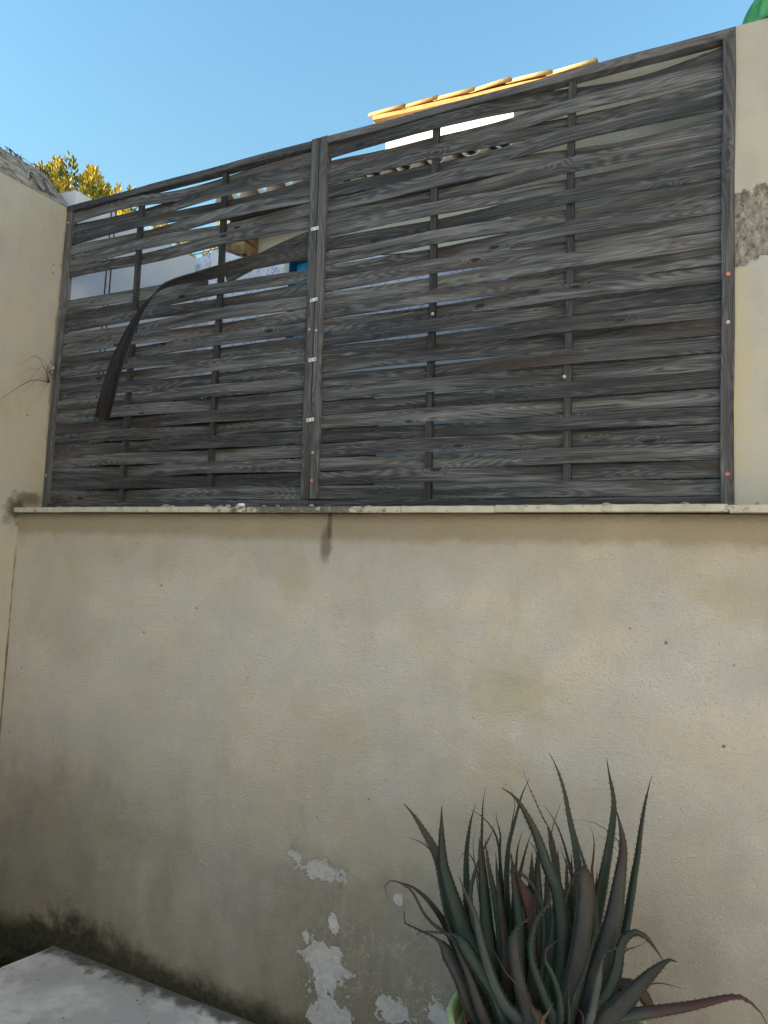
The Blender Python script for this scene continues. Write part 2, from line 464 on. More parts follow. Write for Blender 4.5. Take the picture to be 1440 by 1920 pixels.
def sweep_board(name, pts, wdirs, w, th, mat, parent, ch=.003, wob=.0, seed=0, wfun=None, back=None):
    """board with a chamfered section swept along pts; wdirs = direction of its width at each point"""
    n = len(pts); V = []; F = []; G = []
    s = 0.0
    prof = [(-.5, -.5, 1, 0), (-.5, -.5, 0, 1), (-.5, .5, 0, -1), (-.5, .5, 1, 0), (.5, .5, -1, 0), (.5, .5, 0, -1), (.5, -.5, 0, 1), (.5, -.5, -1, 0)]
    rs = random.Random(seed); g0 = rs.uniform(0, 20)
    for i in range(n):
        p = Vector(pts[i])
        T = (Vector(pts[min(i+1, n-1)])-Vector(pts[max(i-1, 0)])).normalized()
        W = Vector(wdirs[i]); W = (W - T*W.dot(T)).normalized()
        D = T.cross(W)
        if i: s += (p-Vector(pts[i-1])).length
        ww = w*(wfun(i/(n-1)) if wfun else 1)
        for (a, b, ca, cb) in prof:
            jit = wob*(mnoise.noise(Vector((s*9+g0, a*7+seed, 0))) + .6*mnoise.noise(Vector((s*31+g0, a*7+seed, 3))))
            aw = a*ww + ca*ch + (jit if abs(a) > .4 else 0)
            bd = b*th + cb*ch*.6
            V.append(p + W*aw + D*bd); G.append((s, aw, bd))
        if i:
            for k in range(8):
                F.append(((i-1)*8+k, (i-1)*8+(k+1) % 8, i*8+(k+1) % 8, i*8+k))
    F.append(tuple(range(7, -1, -1))); F.append(tuple((n-1)*8+k for k in range(8)))
    o = mk(name, V, F, mat, None, False, {'grain': G}, [mat, back] if back else None, [1 if (back and q < 8*(n-1) and q % 8 in (2, 3, 4)) else 0 for q in range(len(F))] if back else None)
    if parent is not None: put_under(o, parent)
    return o
def straight(name, a, b, wdir, w, th, mat, parent, seed=0, n=10, wob=.0008, ch=.003):
    a = Vector(a); b = Vector(b)
    return sweep_board(name, [a.lerp(b, i/(n-1)) for i in range(n)], [wdir]*n, w, th, mat, parent, ch, wob, seed)
def tube(name, pts, rad, mat, parent=None, sides=6, taper=None):
    n = len(pts); V = []; F = []
    ref = Vector((.3, .5, .81))
    for i in range(n):
        p = Vector(pts[i]); T = (Vector(pts[min(i+1, n-1)])-Vector(pts[max(i-1, 0)])).normalized()
        U = (ref-T*ref.dot(T)).normalized(); W = T.cross(U)
        r = rad*(taper(i/(n-1)) if taper else 1)
        for k in range(sides):
            an = 2*PI*k/sides; V.append(p+U*math.cos(an)*r+W*math.sin(an)*r)
        if i:
            for k in range(sides): F.append(((i-1)*sides+k, (i-1)*sides+(k+1) % sides, i*sides+(k+1) % sides, i*sides+k))
    F.append(tuple(range(sides-1, -1, -1))); F.append(tuple((n-1)*sides+k for k in range(sides)))
    if name is None: return V, F
    o = mk(name, V, F, mat, None, True)
    if parent is not None: put_under(o, parent)
    return o
def join_geo(parts):
    V = []; F = []
    for v, f in parts:
        b = len(V); V += list(v); F += [tuple(i+b for i in q) for q in f]
    return V, F

# ---------------------------------------------------------------- setting
gv, gf = boxg(-600, 600, -600, 600, -2.45, -2.32)
struct(mk('ground', gv, gf, 'soil'))
# poured slab of the courtyard with a broken left edge
def slab():
    # outline (clockwise seen from above), left edge ragged
    left = []
    for i in range(60):
        y = -.20 - i*.215
        left.append((.485 - .02*math.sin(i*1.7) + random.uniform(-.012, .012) + (.0 if i > 1 else .02*(1-i)), y))
    back = []
    for i in range(60):
        x = .50 + i*.13
        back.append((x, -.149 - .012*abs(mnoise.noise(Vector((x*9, 2, 0))))))
    ring = list(reversed(left)) + back + [(8.2, -12.9)]
    n = len(ring)
    V = [(x, y, -2.22) for x, y in ring] + [(x, y, -2.34) for x, y in ring]
    F = [tuple(range(n-1, -1, -1))] + [(i, (i+1) % n, n+(i+1) % n, n+i) for i in range(n)]
    # slightly worn upper edge: a second ring pulled in
    return mk('courtyard_slab', V, F, 'slab_concrete')
sl_o = slab()
struct(sl_o)
struct(box('neighbour_yard', -14, 14, .26, 16, -2.3, -.12, 'soil'))

# ---------------------------------------------------------------- courtyard wall with its coping
wall = empty('courtyard_wall', (3.5, .05, -2.3), 'beige rendered retaining wall with mould and peeling patches below the slatted fence', 'wall')
def wall_face():
    NX, NZ = 150, 50
    x0, x1, z0, z1 = -.22, 8.0, -2.4, -.030
    V = []; F = []
    for j in range(NZ+1):
        for i in range(NX+1):
            x = x0+(x1-x0)*i/NX; z = z0+(z1-z0)*j/NZ
            d = .006*mnoise.noise(Vector((x*1.3, z*1.3, 0))) + .003*mnoise.noise(Vector((x*4, z*4, 5)))
            if j == NZ: d = 0
            V.append((x, -.15+d, z))
    for j in range(NZ):
        for i in range(NX):
            a = j*(NX+1)+i; F.append((a, a+1, a+NX+2, a+NX+1))
    b = len(V)
    V += [(x0, .25, z0), (x1, .25, z0), (x1, .25, z1), (x0, .25, z1)]
    tl = NZ*(NX+1)
    F += [(b+1, b, b+3, b+2), tuple(list(range(tl, tl+NX+1)) + [b+2, b+3])]
    F += [tuple([b, *[j*(NX+1) for j in range(NZ+1)], b+3][::-1]), tuple([b+1, *[j*(NX+1)+NX for j in range(NZ+1)], b+2])]
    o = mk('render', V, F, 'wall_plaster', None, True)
    return put_under(o, wall)
wall_face()
cop = bpy.data.objects.new('coping', None); COL.objects.link(cop); put_under(cop, wall); cop.location = (0, 0, 0)
def cop_tile(xa, xb, seed):
    rs = random.Random(seed)
    V = []; F = []
    n = 14; prof = [(-.192, -.026), (-.192, -.004), (-.188, 0), (.10, 0), (.10, -.026)]
    chip = rs.random()
    for i in range(n+1):
        f = i/n; x = xa+.0025+(xb-xa-.005)*f
        e = max(0, abs(f-.5)-.46)*.10
        wob = .0024*mnoise.noise(Vector((x*25, seed, 0))) - (.005*max(0, mnoise.noise(Vector((x*18, seed, 7)))))
        for y, z in prof:
            V.append((x, y + (e - wob if y < -.1 else 0), z + (wob*.6 if z > -.01 else 0)))
    m = len(prof)
    for i in range(n):
        for k in range(m): F.append((i*m+k, i*m+(k+1) % m, (i+1)*m+(k+1) % m, (i+1)*m+k))
    F.append(tuple(range(m))); F.append(tuple(n*m+k for k in range(m-1, -1, -1)))
    o = mk('coping_tile', V, F, 'coping_tile')
    o.parent = cop
    o.rotation_euler = (rs.uniform(-.004, .004), rs.uniform(-.0015, .0015), 0)
    o.location = (0, rs.uniform(-.003, .003), rs.uniform(-.001, .001))
    return o
xs = [-.045, .367, .771, 1.184, 1.57, 1.976, 2.378, 2.775, 3.183, 3.592, 3.99, 4.39, 4.79, 5.19, 5.59, 5.99]
for i in range(len(xs)-1): cop_tile(xs[i], xs[i+1], i+1)
def lump(name, c, r, mat, parent=None, seed=0, flat=.55):
    V = []; F = []; NU, NVv = 8, 5
    V.append((c[0], c[1], c[2]+r*flat*(1+.2*mnoise.noise(Vector((seed, 0, 0))))))
    for j in range(1, NVv):
        th = PI*j/NVv
        for i in range(NU):
            ph = 2*PI*i/NU
            d = Vector((math.sin(th)*math.cos(ph), math.sin(th)*math.sin(ph), math.cos(th)))
            k = r*(1+.55*mnoise.noise(d*1.6+Vector((seed*3.1, seed, 0))))
            V.append((c[0]+d.x*k*1.25, c[1]+d.y*k*.8, c[2]+d.z*k*flat))
    V.append((c[0], c[1], c[2]-r*flat))
    for i in range(NU): F.append((0, 1+i, 1+(i+1) % NU))
    for j in range(NVv-2):
        for i in range(NU):
            a = 1+j*NU+i; b = 1+j*NU+(i+1) % NU; F.append((a, a+NU, b+NU, b))
    for i in range(NU): F.append((len(V)-1, 1+(NVv-2)*NU+(i+1) % NU, 1+(NVv-2)*NU+i))
    o = mk(name, V, F, mat, None, False)
    if parent is not None:
        if parent is cop: o.parent = cop
        else: put_under(o, parent)
    return o
for i, (x, y, r) in enumerate([(.33, -.17, .012), (.62, -.10, .016), (1.04, -.12, .026), (1.10, -.14, .017), (1.30, -.12, .022), (1.41, -.15, .014),
                               (1.47, -.17, .016), (1.545, -.172, .024), (1.66, -.15, .014), (2.20, -.14, .012), (3.19, -.178, .014), (3.30, -.15, .011), (3.45, -.14, .02), (3.68, -.17, .012), (.28, -.15, .010), (.8, -.16, .008), (1.75, -.17, .012), (1.93, -.172, .014)]):
    lump('mortar_lump', (x, y, r*.25), r*.8, 'debris' if i != 7 else 'white_paint', cop, i+1)
for i, x in enumerate(xs[1:10]):
    lump('joint_mortar', (x, -.183, -.012), .011, 'cement', cop, 40+i, .9)

# ---------------------------------------------------------------- left garden wall
def lw(z): return -.010+.0175*z
lwall = empty('garden_wall', (-.15, -2.5, -2.3), 'smooth beige side wall with rough rounded mortar top left of the fence', 'wall')
def left_face():
    NY, NZ = 90, 50
    y0, y1, z0, z1 = -4.2, .0, -2.4, 1.80
    V = []; F = []
    for j in range(NZ+1):
        for i in range(NY+1):
            y = y0+(y1-y0)*((i/NY)**.5); z = z0+(z1-z0)*j/NZ
            d = .005*mnoise.noise(Vector((y*1.5, z*1.5, 3)))*(1-max(0, 1+y/.2) if y > -.2 else 1)
            V.append((lw(z)+d, y, z))
    for j in range(NZ):
        for i in range(NY):
            a = j*(NY+1)+i; F.append((a, a+1, a+NY+2, a+NY+1))
    b = len(V)
    V += [(-.34, y0, z0), (-.34, y1, z0), (-.34, y1, z1), (-.34, y0, z1)]
    F += [(b, b+1, b+2, b+3)]
    F += [tuple([b+1, *[j*(NY+1)+NY for j in range(NZ+1)], b+2]), tuple([b, *[j*(NY+1) for j in range(NZ+1)], b+3][::-1])]
    put_under(mk('render', V, F, 'left_plaster', None, True), lwall)
left_face()
def crest_mesh():
    NY, NU = 170, 22
    V = []; F = []
    for i in range(NY+1):
        y = -4.2+5.385*i/NY if i < 60 else -2.2+2.185*((i-60)/(NY-60))
        if i < 60: y = -4.2+2.0*i/60
        en = min(1, max(0, -y/.13)); en = 1-(1-en)**2.2
        for j in range(NU+1):
            u = j/NU
            x = lw(1.8)+.004 - .352*u
            h = math.sin(min(1, u/.42)*PI/2) if u < .72 else math.cos((u-.72)/.28*PI/2*.9)
            nz = mnoise.noise(Vector((x*9, y*6, 1)))*.020 + mnoise.noise(Vector((x*30, y*22, 4)))*.009
            z = 1.796 + (.205*h)*(.16+.84*en) + (nz*h if j else 0) - .06*(1-en)*0
            V.append((x + (nz*.5 if 0 < j else 0), y, z))
    for i in range(NY):
        for j in range(NU):
            a = i*(NU+1)+j; F.append((a, a+NU+1, a+NU+2, a+1))
    F.append(tuple(NY*(NU+1)+j for j in range(NU, -1, -1)))
    F.append(tuple(range(NU+1)))
    put_under(mk('mortar_top', V, F, 'crest_mortar', None, True), lwall)
crest_mesh()
# white painted continuation on the neighbour's side
ww = empty('white_wall', (-.1, .55, -.2), 'white painted neighbour wall running back behind the left fence panel', 'wall')
def whitewall():
    V = []; F = []
    z0, z1 = -.3, 1.925
    sec = [(lw(z0), z0), (lw(z1), z1), (-.22, z1+.02), (-.22, z0)]
    for y in (.028, 1.085):
        V += [(x, y, z) for x, z in sec]
    F = [(0, 1, 2, 3), (7, 6, 5, 4)] + [(k, 4+k, 4+(k+1) % 4, (k+1) % 4) for k in range(4)]
    put_under(mk('painted_face', V, F, 'white_paint'), ww)
    for y in (.30, .335):
        pts = [(lw(z)+.004, y+.004*math.sin(z*3), z) for z in (-.1, .4, .9, 1.4, 1.93)]
        put_under(tube('cable', pts, .0035, 'cable_black'), ww)
whitewall()

# ---------------------------------------------------------------- right upper wall with the bare patch
rwall = empty('upper_wall', (5.5, .15, 0), 'beige rendered wall right of the fence with a bare mortar patch', 'wall')
def right_face():
    xs_ = [3.599+.006*i for i in range(52)] + [4.2, 5, 6, 8]
    zs = [.002+.0095*i for i in range(191)]
    V = []; F = []; MI = []
    NX = len(xs_)
    msk = {}
    for j, z in enumerate(zs):
        for i, x in enumerate(xs_):
            edge = .05*mnoise.noise(Vector((x*11, z*11, 8))) + .022*mnoise.noise(Vector((x*30, z*30, 5))) + .014*mnoise.noise(Vector((x*45, z*45, 2)))
            zl = .875 + .03*math.sin((x-3.6)*9); zh = 1.155 - .25*max(0, x-3.66)
            ins = min(z-zl, zh-z, 3.86-x)+edge
            msk[i, j] = ins
            d = .003*mnoise.noise(Vector((x*3, z*3, 1)))
            if ins > 0:
                d = min(.016, ins*1.2) + .009*mnoise.noise(Vector((x*40, z*40, 0))) + .007*mnoise.noise(Vector((x*95, z*95, 3)))
            V.append((x, -.012+d, z))
    for j in range(len(zs)-1):
        for i in range(NX-1):
            a = j*NX+i; F.append((a, a+1, a+NX+1, a+NX)); MI.append(1 if msk[i, j] > .004 else 0)
    b = len(V)
    zt = zs[-1]
    V += [(xs_[0], .30, zs[0]), (xs_[-1], .30, zs[0]), (xs_[-1], .30, zt), (xs_[0], .30, zt)]
    t0 = (len(zs)-1)*NX
    F += [tuple(list(range(t0, t0+NX))+[b+2, b+3]), (b+1, b, b+3, b+2), tuple([b, *[j*NX for j in range(len(zs))], b+3][::-1])]
    MI += [0, 0, 0]
    put_under(mk('render', V, F, None, None, True, None, ['side_plaster', 'exposed_mortar'], MI), rwall)
right_face()
def dome():
    r0 = empty('ribbed_lid', (3.865, .12, 1.81), 'green ribbed plastic dome lid on top of the right wall', 'lid')
    V = []; F = []
    NA, NR = 192, 14
    for j in range(NR+1):
        t = j/NR
        r = .25*math.cos(t*PI/2*.98)**.9; z = 1.812+.012+.23*math.sin(t*PI/2)**1.15
        for i in range(NA):
            a = 2*PI*i/NA
            k = r*(1+.05*math.cos(a*24))
            V.append((3.865+k*math.cos(a), .12+k*math.sin(a)*.68, z))
    for j in range(NR):
        for i in range(NA):
            F.append((j*NA+i, j*NA+(i+1) % NA, (j+1)*NA+(i+1) % NA, (j+1)*NA+i))
    F.append(tuple(NR*NA+i for i in range(NA)))
    put_under(mk('dome', V, F, 'green_plastic', None, True), r0)
    V = []; F = []
    for (r, z) in ((.25, 1.812), (.262, 1.812), (.262, 1.826), (.25, 1.826)):
        for i in range(64):
            a = 2*PI*i/64; V.append((3.865+r*math.cos(a), .12+r*math.sin(a)*.68, z))
    for k in range(4):
        for i in range(64):
            F.append((k*64+i, k*64+(i+1) % 64, ((k+1) % 4)*64+(i+1) % 64, ((k+1) % 4)*64+i))
    put_under(mk('rim', V, F, 'green_plastic', None, True), r0)
dome()

# ---------------------------------------------------------------- fence
def fx(x, z):
    w = max(0.0, 1-abs(x-1.8)/1.8)
    l = max(0.0, 1-x/1.8)
    return x + w*(.017-.037*z/1.8) + l*(-.010+.0175*z)
def seg(x, z, y=0.0): return Vector((fx(x, z), y, z))
NROW = 26; ZT = 1.762; PITCHZ = (1.762-.047)/NROW
ST = .0065
def slat_y(x, knots):
    for (xa, ya), (xb, yb) in zip(knots, knots[1:]):
        if x <= xb:
            u = (x-xa)/(xb-xa); u = u*u*(3-2*u)*.75 + u*.25
            return ya+(yb-ya)*u
    return knots[-1][1]
# rows that have visibly dropped: (panel, row): {bay: drop}
WARP = {(4, 1): {2: -.044}, (4, 3): {2: -.014}, (4, 5): {2: -.030}, (4, 2): {0: -.014, 1: -.026}, (4, 4): {1: -.012}, (4, 7): {2: -.010}, (3, 1): {1: -.026}, (3, 3): {2: -.010}, (3, 5): {1: .008}}
def slat(panel, row, xa, xb, b1, b2, seed, x_from=None, x_to=None, pop=0):
    rs = random.Random(seed*77+row)
    odd = row % 2 == 1
    A = .0165
    s1 = -1 if odd else 1
    k = [(xa, rs.uniform(-.002, .002)), (b1, s1*A), (b2, -s1*A), (xb, rs.uniform(-.002, .002))]
    if pop: k[1] = (b1, A)
    zc = ZT-(row-.5)*PITCHZ
    x0 = xa if x_from is None else x_from; x1 = xb if x_to is None else x_to
    n = 42
    up = max(0, (14-row)/14)          # the upper slats are the most warped
    sag = [rs.gauss(0, .0012+.0028*up) for _ in range(3)]
    for q, dv in WARP.get((seed, row), {}).items(): sag[q] += dv
    tw = [rs.gauss(0, .05+.05*up) for _ in range(4)]
    ph = rs.uniform(0, 6)
    P = []; W = []
    for i in range(n):
        x = x0+(x1-x0)*i/(n-1)
        f = (x-xa)/(xb-xa)
        y = slat_y(x, k)
        dz = 0
        for q, c in enumerate((1/6, .5, 5/6)):
            dz += sag[q]*math.exp(-((f-c)/.16)**2)
        dz += .0012*math.sin(f*9+ph)
        z = zc+dz
        t = sum(tw[q]*max(0, 1-abs(f*3-q)) for q in range(4))*min(1, 12*f, 12*(1-f))
        P.append(seg(x, z, y)); W.append((0, t, 1))
    return sweep_board('slat', P, W, PITCHZ-.0040, ST, 'weathered_wood', panel, .0016, .0011, seed*100+row)
def screw(panel, x, z, y, red):
    rr = .0085 if red else .0062
    V = []; F = []; MI = []
    rings = [(rr, 0), (rr, .0035), (rr*.62, .004), (rr*.5, .0018), (.0001, .0018)]
    for r, h in rings:
        for i in range(12):
            a = 2*PI*i/12; V.append((fx(x, z)+r*math.cos(a), y-h, z+r*math.sin(a)))
    for k in range(len(rings)-1):
        for i in range(12):
            F.append((k*12+i, k*12+(i+1) % 12, (k+1)*12+(i+1) % 12, (k+1)*12+i)); MI.append(0 if k < 2 else 1)
    o = mk('screw', V, F, None, None, False, None, ['red_washer' if red else 'zinc', 'steel_screw'], MI)
    put_under(o, panel)
def bracket(panel, x, z, rot):
    """flat joining plate with two screw holes"""
    V = []; F = []; MI = []
    v, f = boxg(-.021, .021, -.0025, 0, -.0085, .0085); V += v; F += f; MI += [0]*6
    for cx in (-.011, .011):
        b = len(V)
        for r, h in ((.0042, .0027), (.003, .0042), (.0001, .0036)):
            for i in range(8): V.append((cx+r*math.cos(2*PI*i/8), -h, r*math.sin(2*PI*i/8)))
        for k in range(2):
            for i in range(8): F.append((b+k*8+i, b+k*8+(i+1) % 8, b+(k+1)*8+(i+1) % 8, b+(k+1)*8+i)); MI.append(1)
    c, s = math.cos(rot), math.sin(rot)
    V = [(fx(x, z)+p[0]*c-p[2]*s, -.0235+p[1], z+p[0]*s+p[2]*c) for p in V]
    put_under(mk('joining_plate', V, F, None, None, False, None, ['zinc', 'steel_screw'], MI), panel)

LP = empty('fence_panel', (.9, 0, .004), 'weathered grey slatted fence panel with a broken hanging slat, left of the two', 'fence panel', 'woven slat fence panels')
RP = empty('fence_panel', (2.7, 0, .004), 'intact weathered grey slatted fence panel, right of the two', 'fence panel', 'woven slat fence panels')
D = .045
def frame(panel, xa, xb, left_outer, right_outer, zb, seed):
    ya = (0, 0, 1)
    # posts
    for k, (x, outer) in enumerate(((xa+.0225, left_outer), (xb-.0225, right_outer))):
        z0 = .004 if outer else .050
        z1 = 1.764 if outer else 1.806
        n = 16
        P = [seg(x+.0025*math.sin(i*.9+seed)*(.6 if outer else .2), z0+(z1-z0)*i/(n-1)) for i in range(n)]
        sweep_board('post', P, [(1, 0, 0)]*n, .0445, D, 'pale_frame_wood' if outer else 'frame_wood', panel, .004, .0012, seed*10+k)
    # rails
    ra = xa-.0 if left_outer else xa+.046
    rb = xb if right_outer else xb-.046
    n = 24
    P = [seg(ra+(rb-ra)*i/(n-1), 1.7835+.0015*math.sin(i*.7+seed)) for i in range(n)]
    sweep_board('top_rail', P, [(0, 0, 1)]*n, .036, D+.004, 'frame_wood', panel, .004, .0008, seed*10+5)
    ra = xa+.046 if left_outer else xa+.001
    rb = xb-.046 if right_outer else xb-.001
    P = [seg(ra+(rb-ra)*i/(n-1), zb) for i in range(n)]
    sweep_board('bottom_rail', P, [(0, 0, 1)]*n, .034, D-.004, 'weathered_wood', panel, .003, .0008, seed*10+6)
    for k, bx in enumerate((xa+.6, xa+1.2)):
        n = 12
        P = [seg(bx+.002*math.sin(i+seed), .02+1.745*i/(n-1)) for i in range(n)]
        sweep_board('batten', P, [(1, 0, 0)]*n, .029, .024, 'dark_wood', panel, .002, .0008, seed*10+7+k)
frame(LP, .0, 1.7965, True, False, .031, 1)
frame(RP, 1.7995, 3.601, False, True, .028, 2)
for row in range(1, NROW+1):
    a, b = .040, 1.756
    if row == 7:      # cracked stub that has dropped behind the broken slat
        P7 = spline([(1.756, .002, 1.328), (1.6, .006, 1.302), (1.42, .012, 1.262), (1.22, .018, 1.205)], 24)
        sweep_board('slat', P7, [(0, -.15, 1)]*24, PITCHZ-.002, ST, 'weathered_wood', LP, .0016, .0011, 307)
    elif row == 8: pass
    elif row == 9: slat(LP, row, a, b, .6, 1.2, 3, x_to=1.10, pop=1)
    else: slat(LP, row, a, b, .6, 1.2, 3)
    slat(RP, row, 1.840, 3.561, 2.4, 3.0, 4)
# the broken slat: still held by the middle post, twisted and hanging forward
hp = [(1.756, -.006, 1.252), (1.6, -.014, 1.247), (1.4, -.026, 1.238), (1.2, -.032, 1.222), (1.08, -.036, 1.212), (1.0, -.06, 1.200), (.945, -.10, 1.172), (.922, -.15, 1.125), (.922, -.26, .975), (.89, -.335, .75), (.83, -.335, .588), (.736, -.29, .435)]
hw = [(0, 0, 1), (0, -.05, 1), (0, -.12, 1), (0, -.3, .95), (.1, -.75, .62), (.6, -.76, .15), (.95, -.22, -.2), (.84, .48, -.2), (.66, .72, -.2), (.64, .74, -.22), (.62, .74, -.25), (.6, .74, -.28)]
hn = 60
hP = spline(hp, hn); hW = spline(hw, hn)
hb = sweep_board('broken_slat', hP, hW, .070, ST, 'dark_wood', LP, .0016, .0011, 991, back='slat_back_wood')
hb['label'] = 'broken dark slat twisted off and hanging down in front of the panel'
for x, z, r in ((1.79, 1.349, .05), (1.797, .998, .1), (1.799, .708, .06), (1.797, .421, .1)): bracket(LP, x, z, r)
screw(LP, 1.776, .858, -.0225, False)
for x, z, red in ((1.815, .848, False), (1.817, .266, False), (1.816, .135, True)): screw(RP, x, z, -.0225, red)
screw(RP, 2.408, .857, -.0125, False); screw(RP, 2.987, .529, -.0125, False)
for z, red in ((.856, True), (.677, False), (.125, True)): screw(RP, 3.579, z, -.0225, red)
screw(LP, .022, 1.70, -.0225, False); screw(LP, .022, .20, -.0225, False)
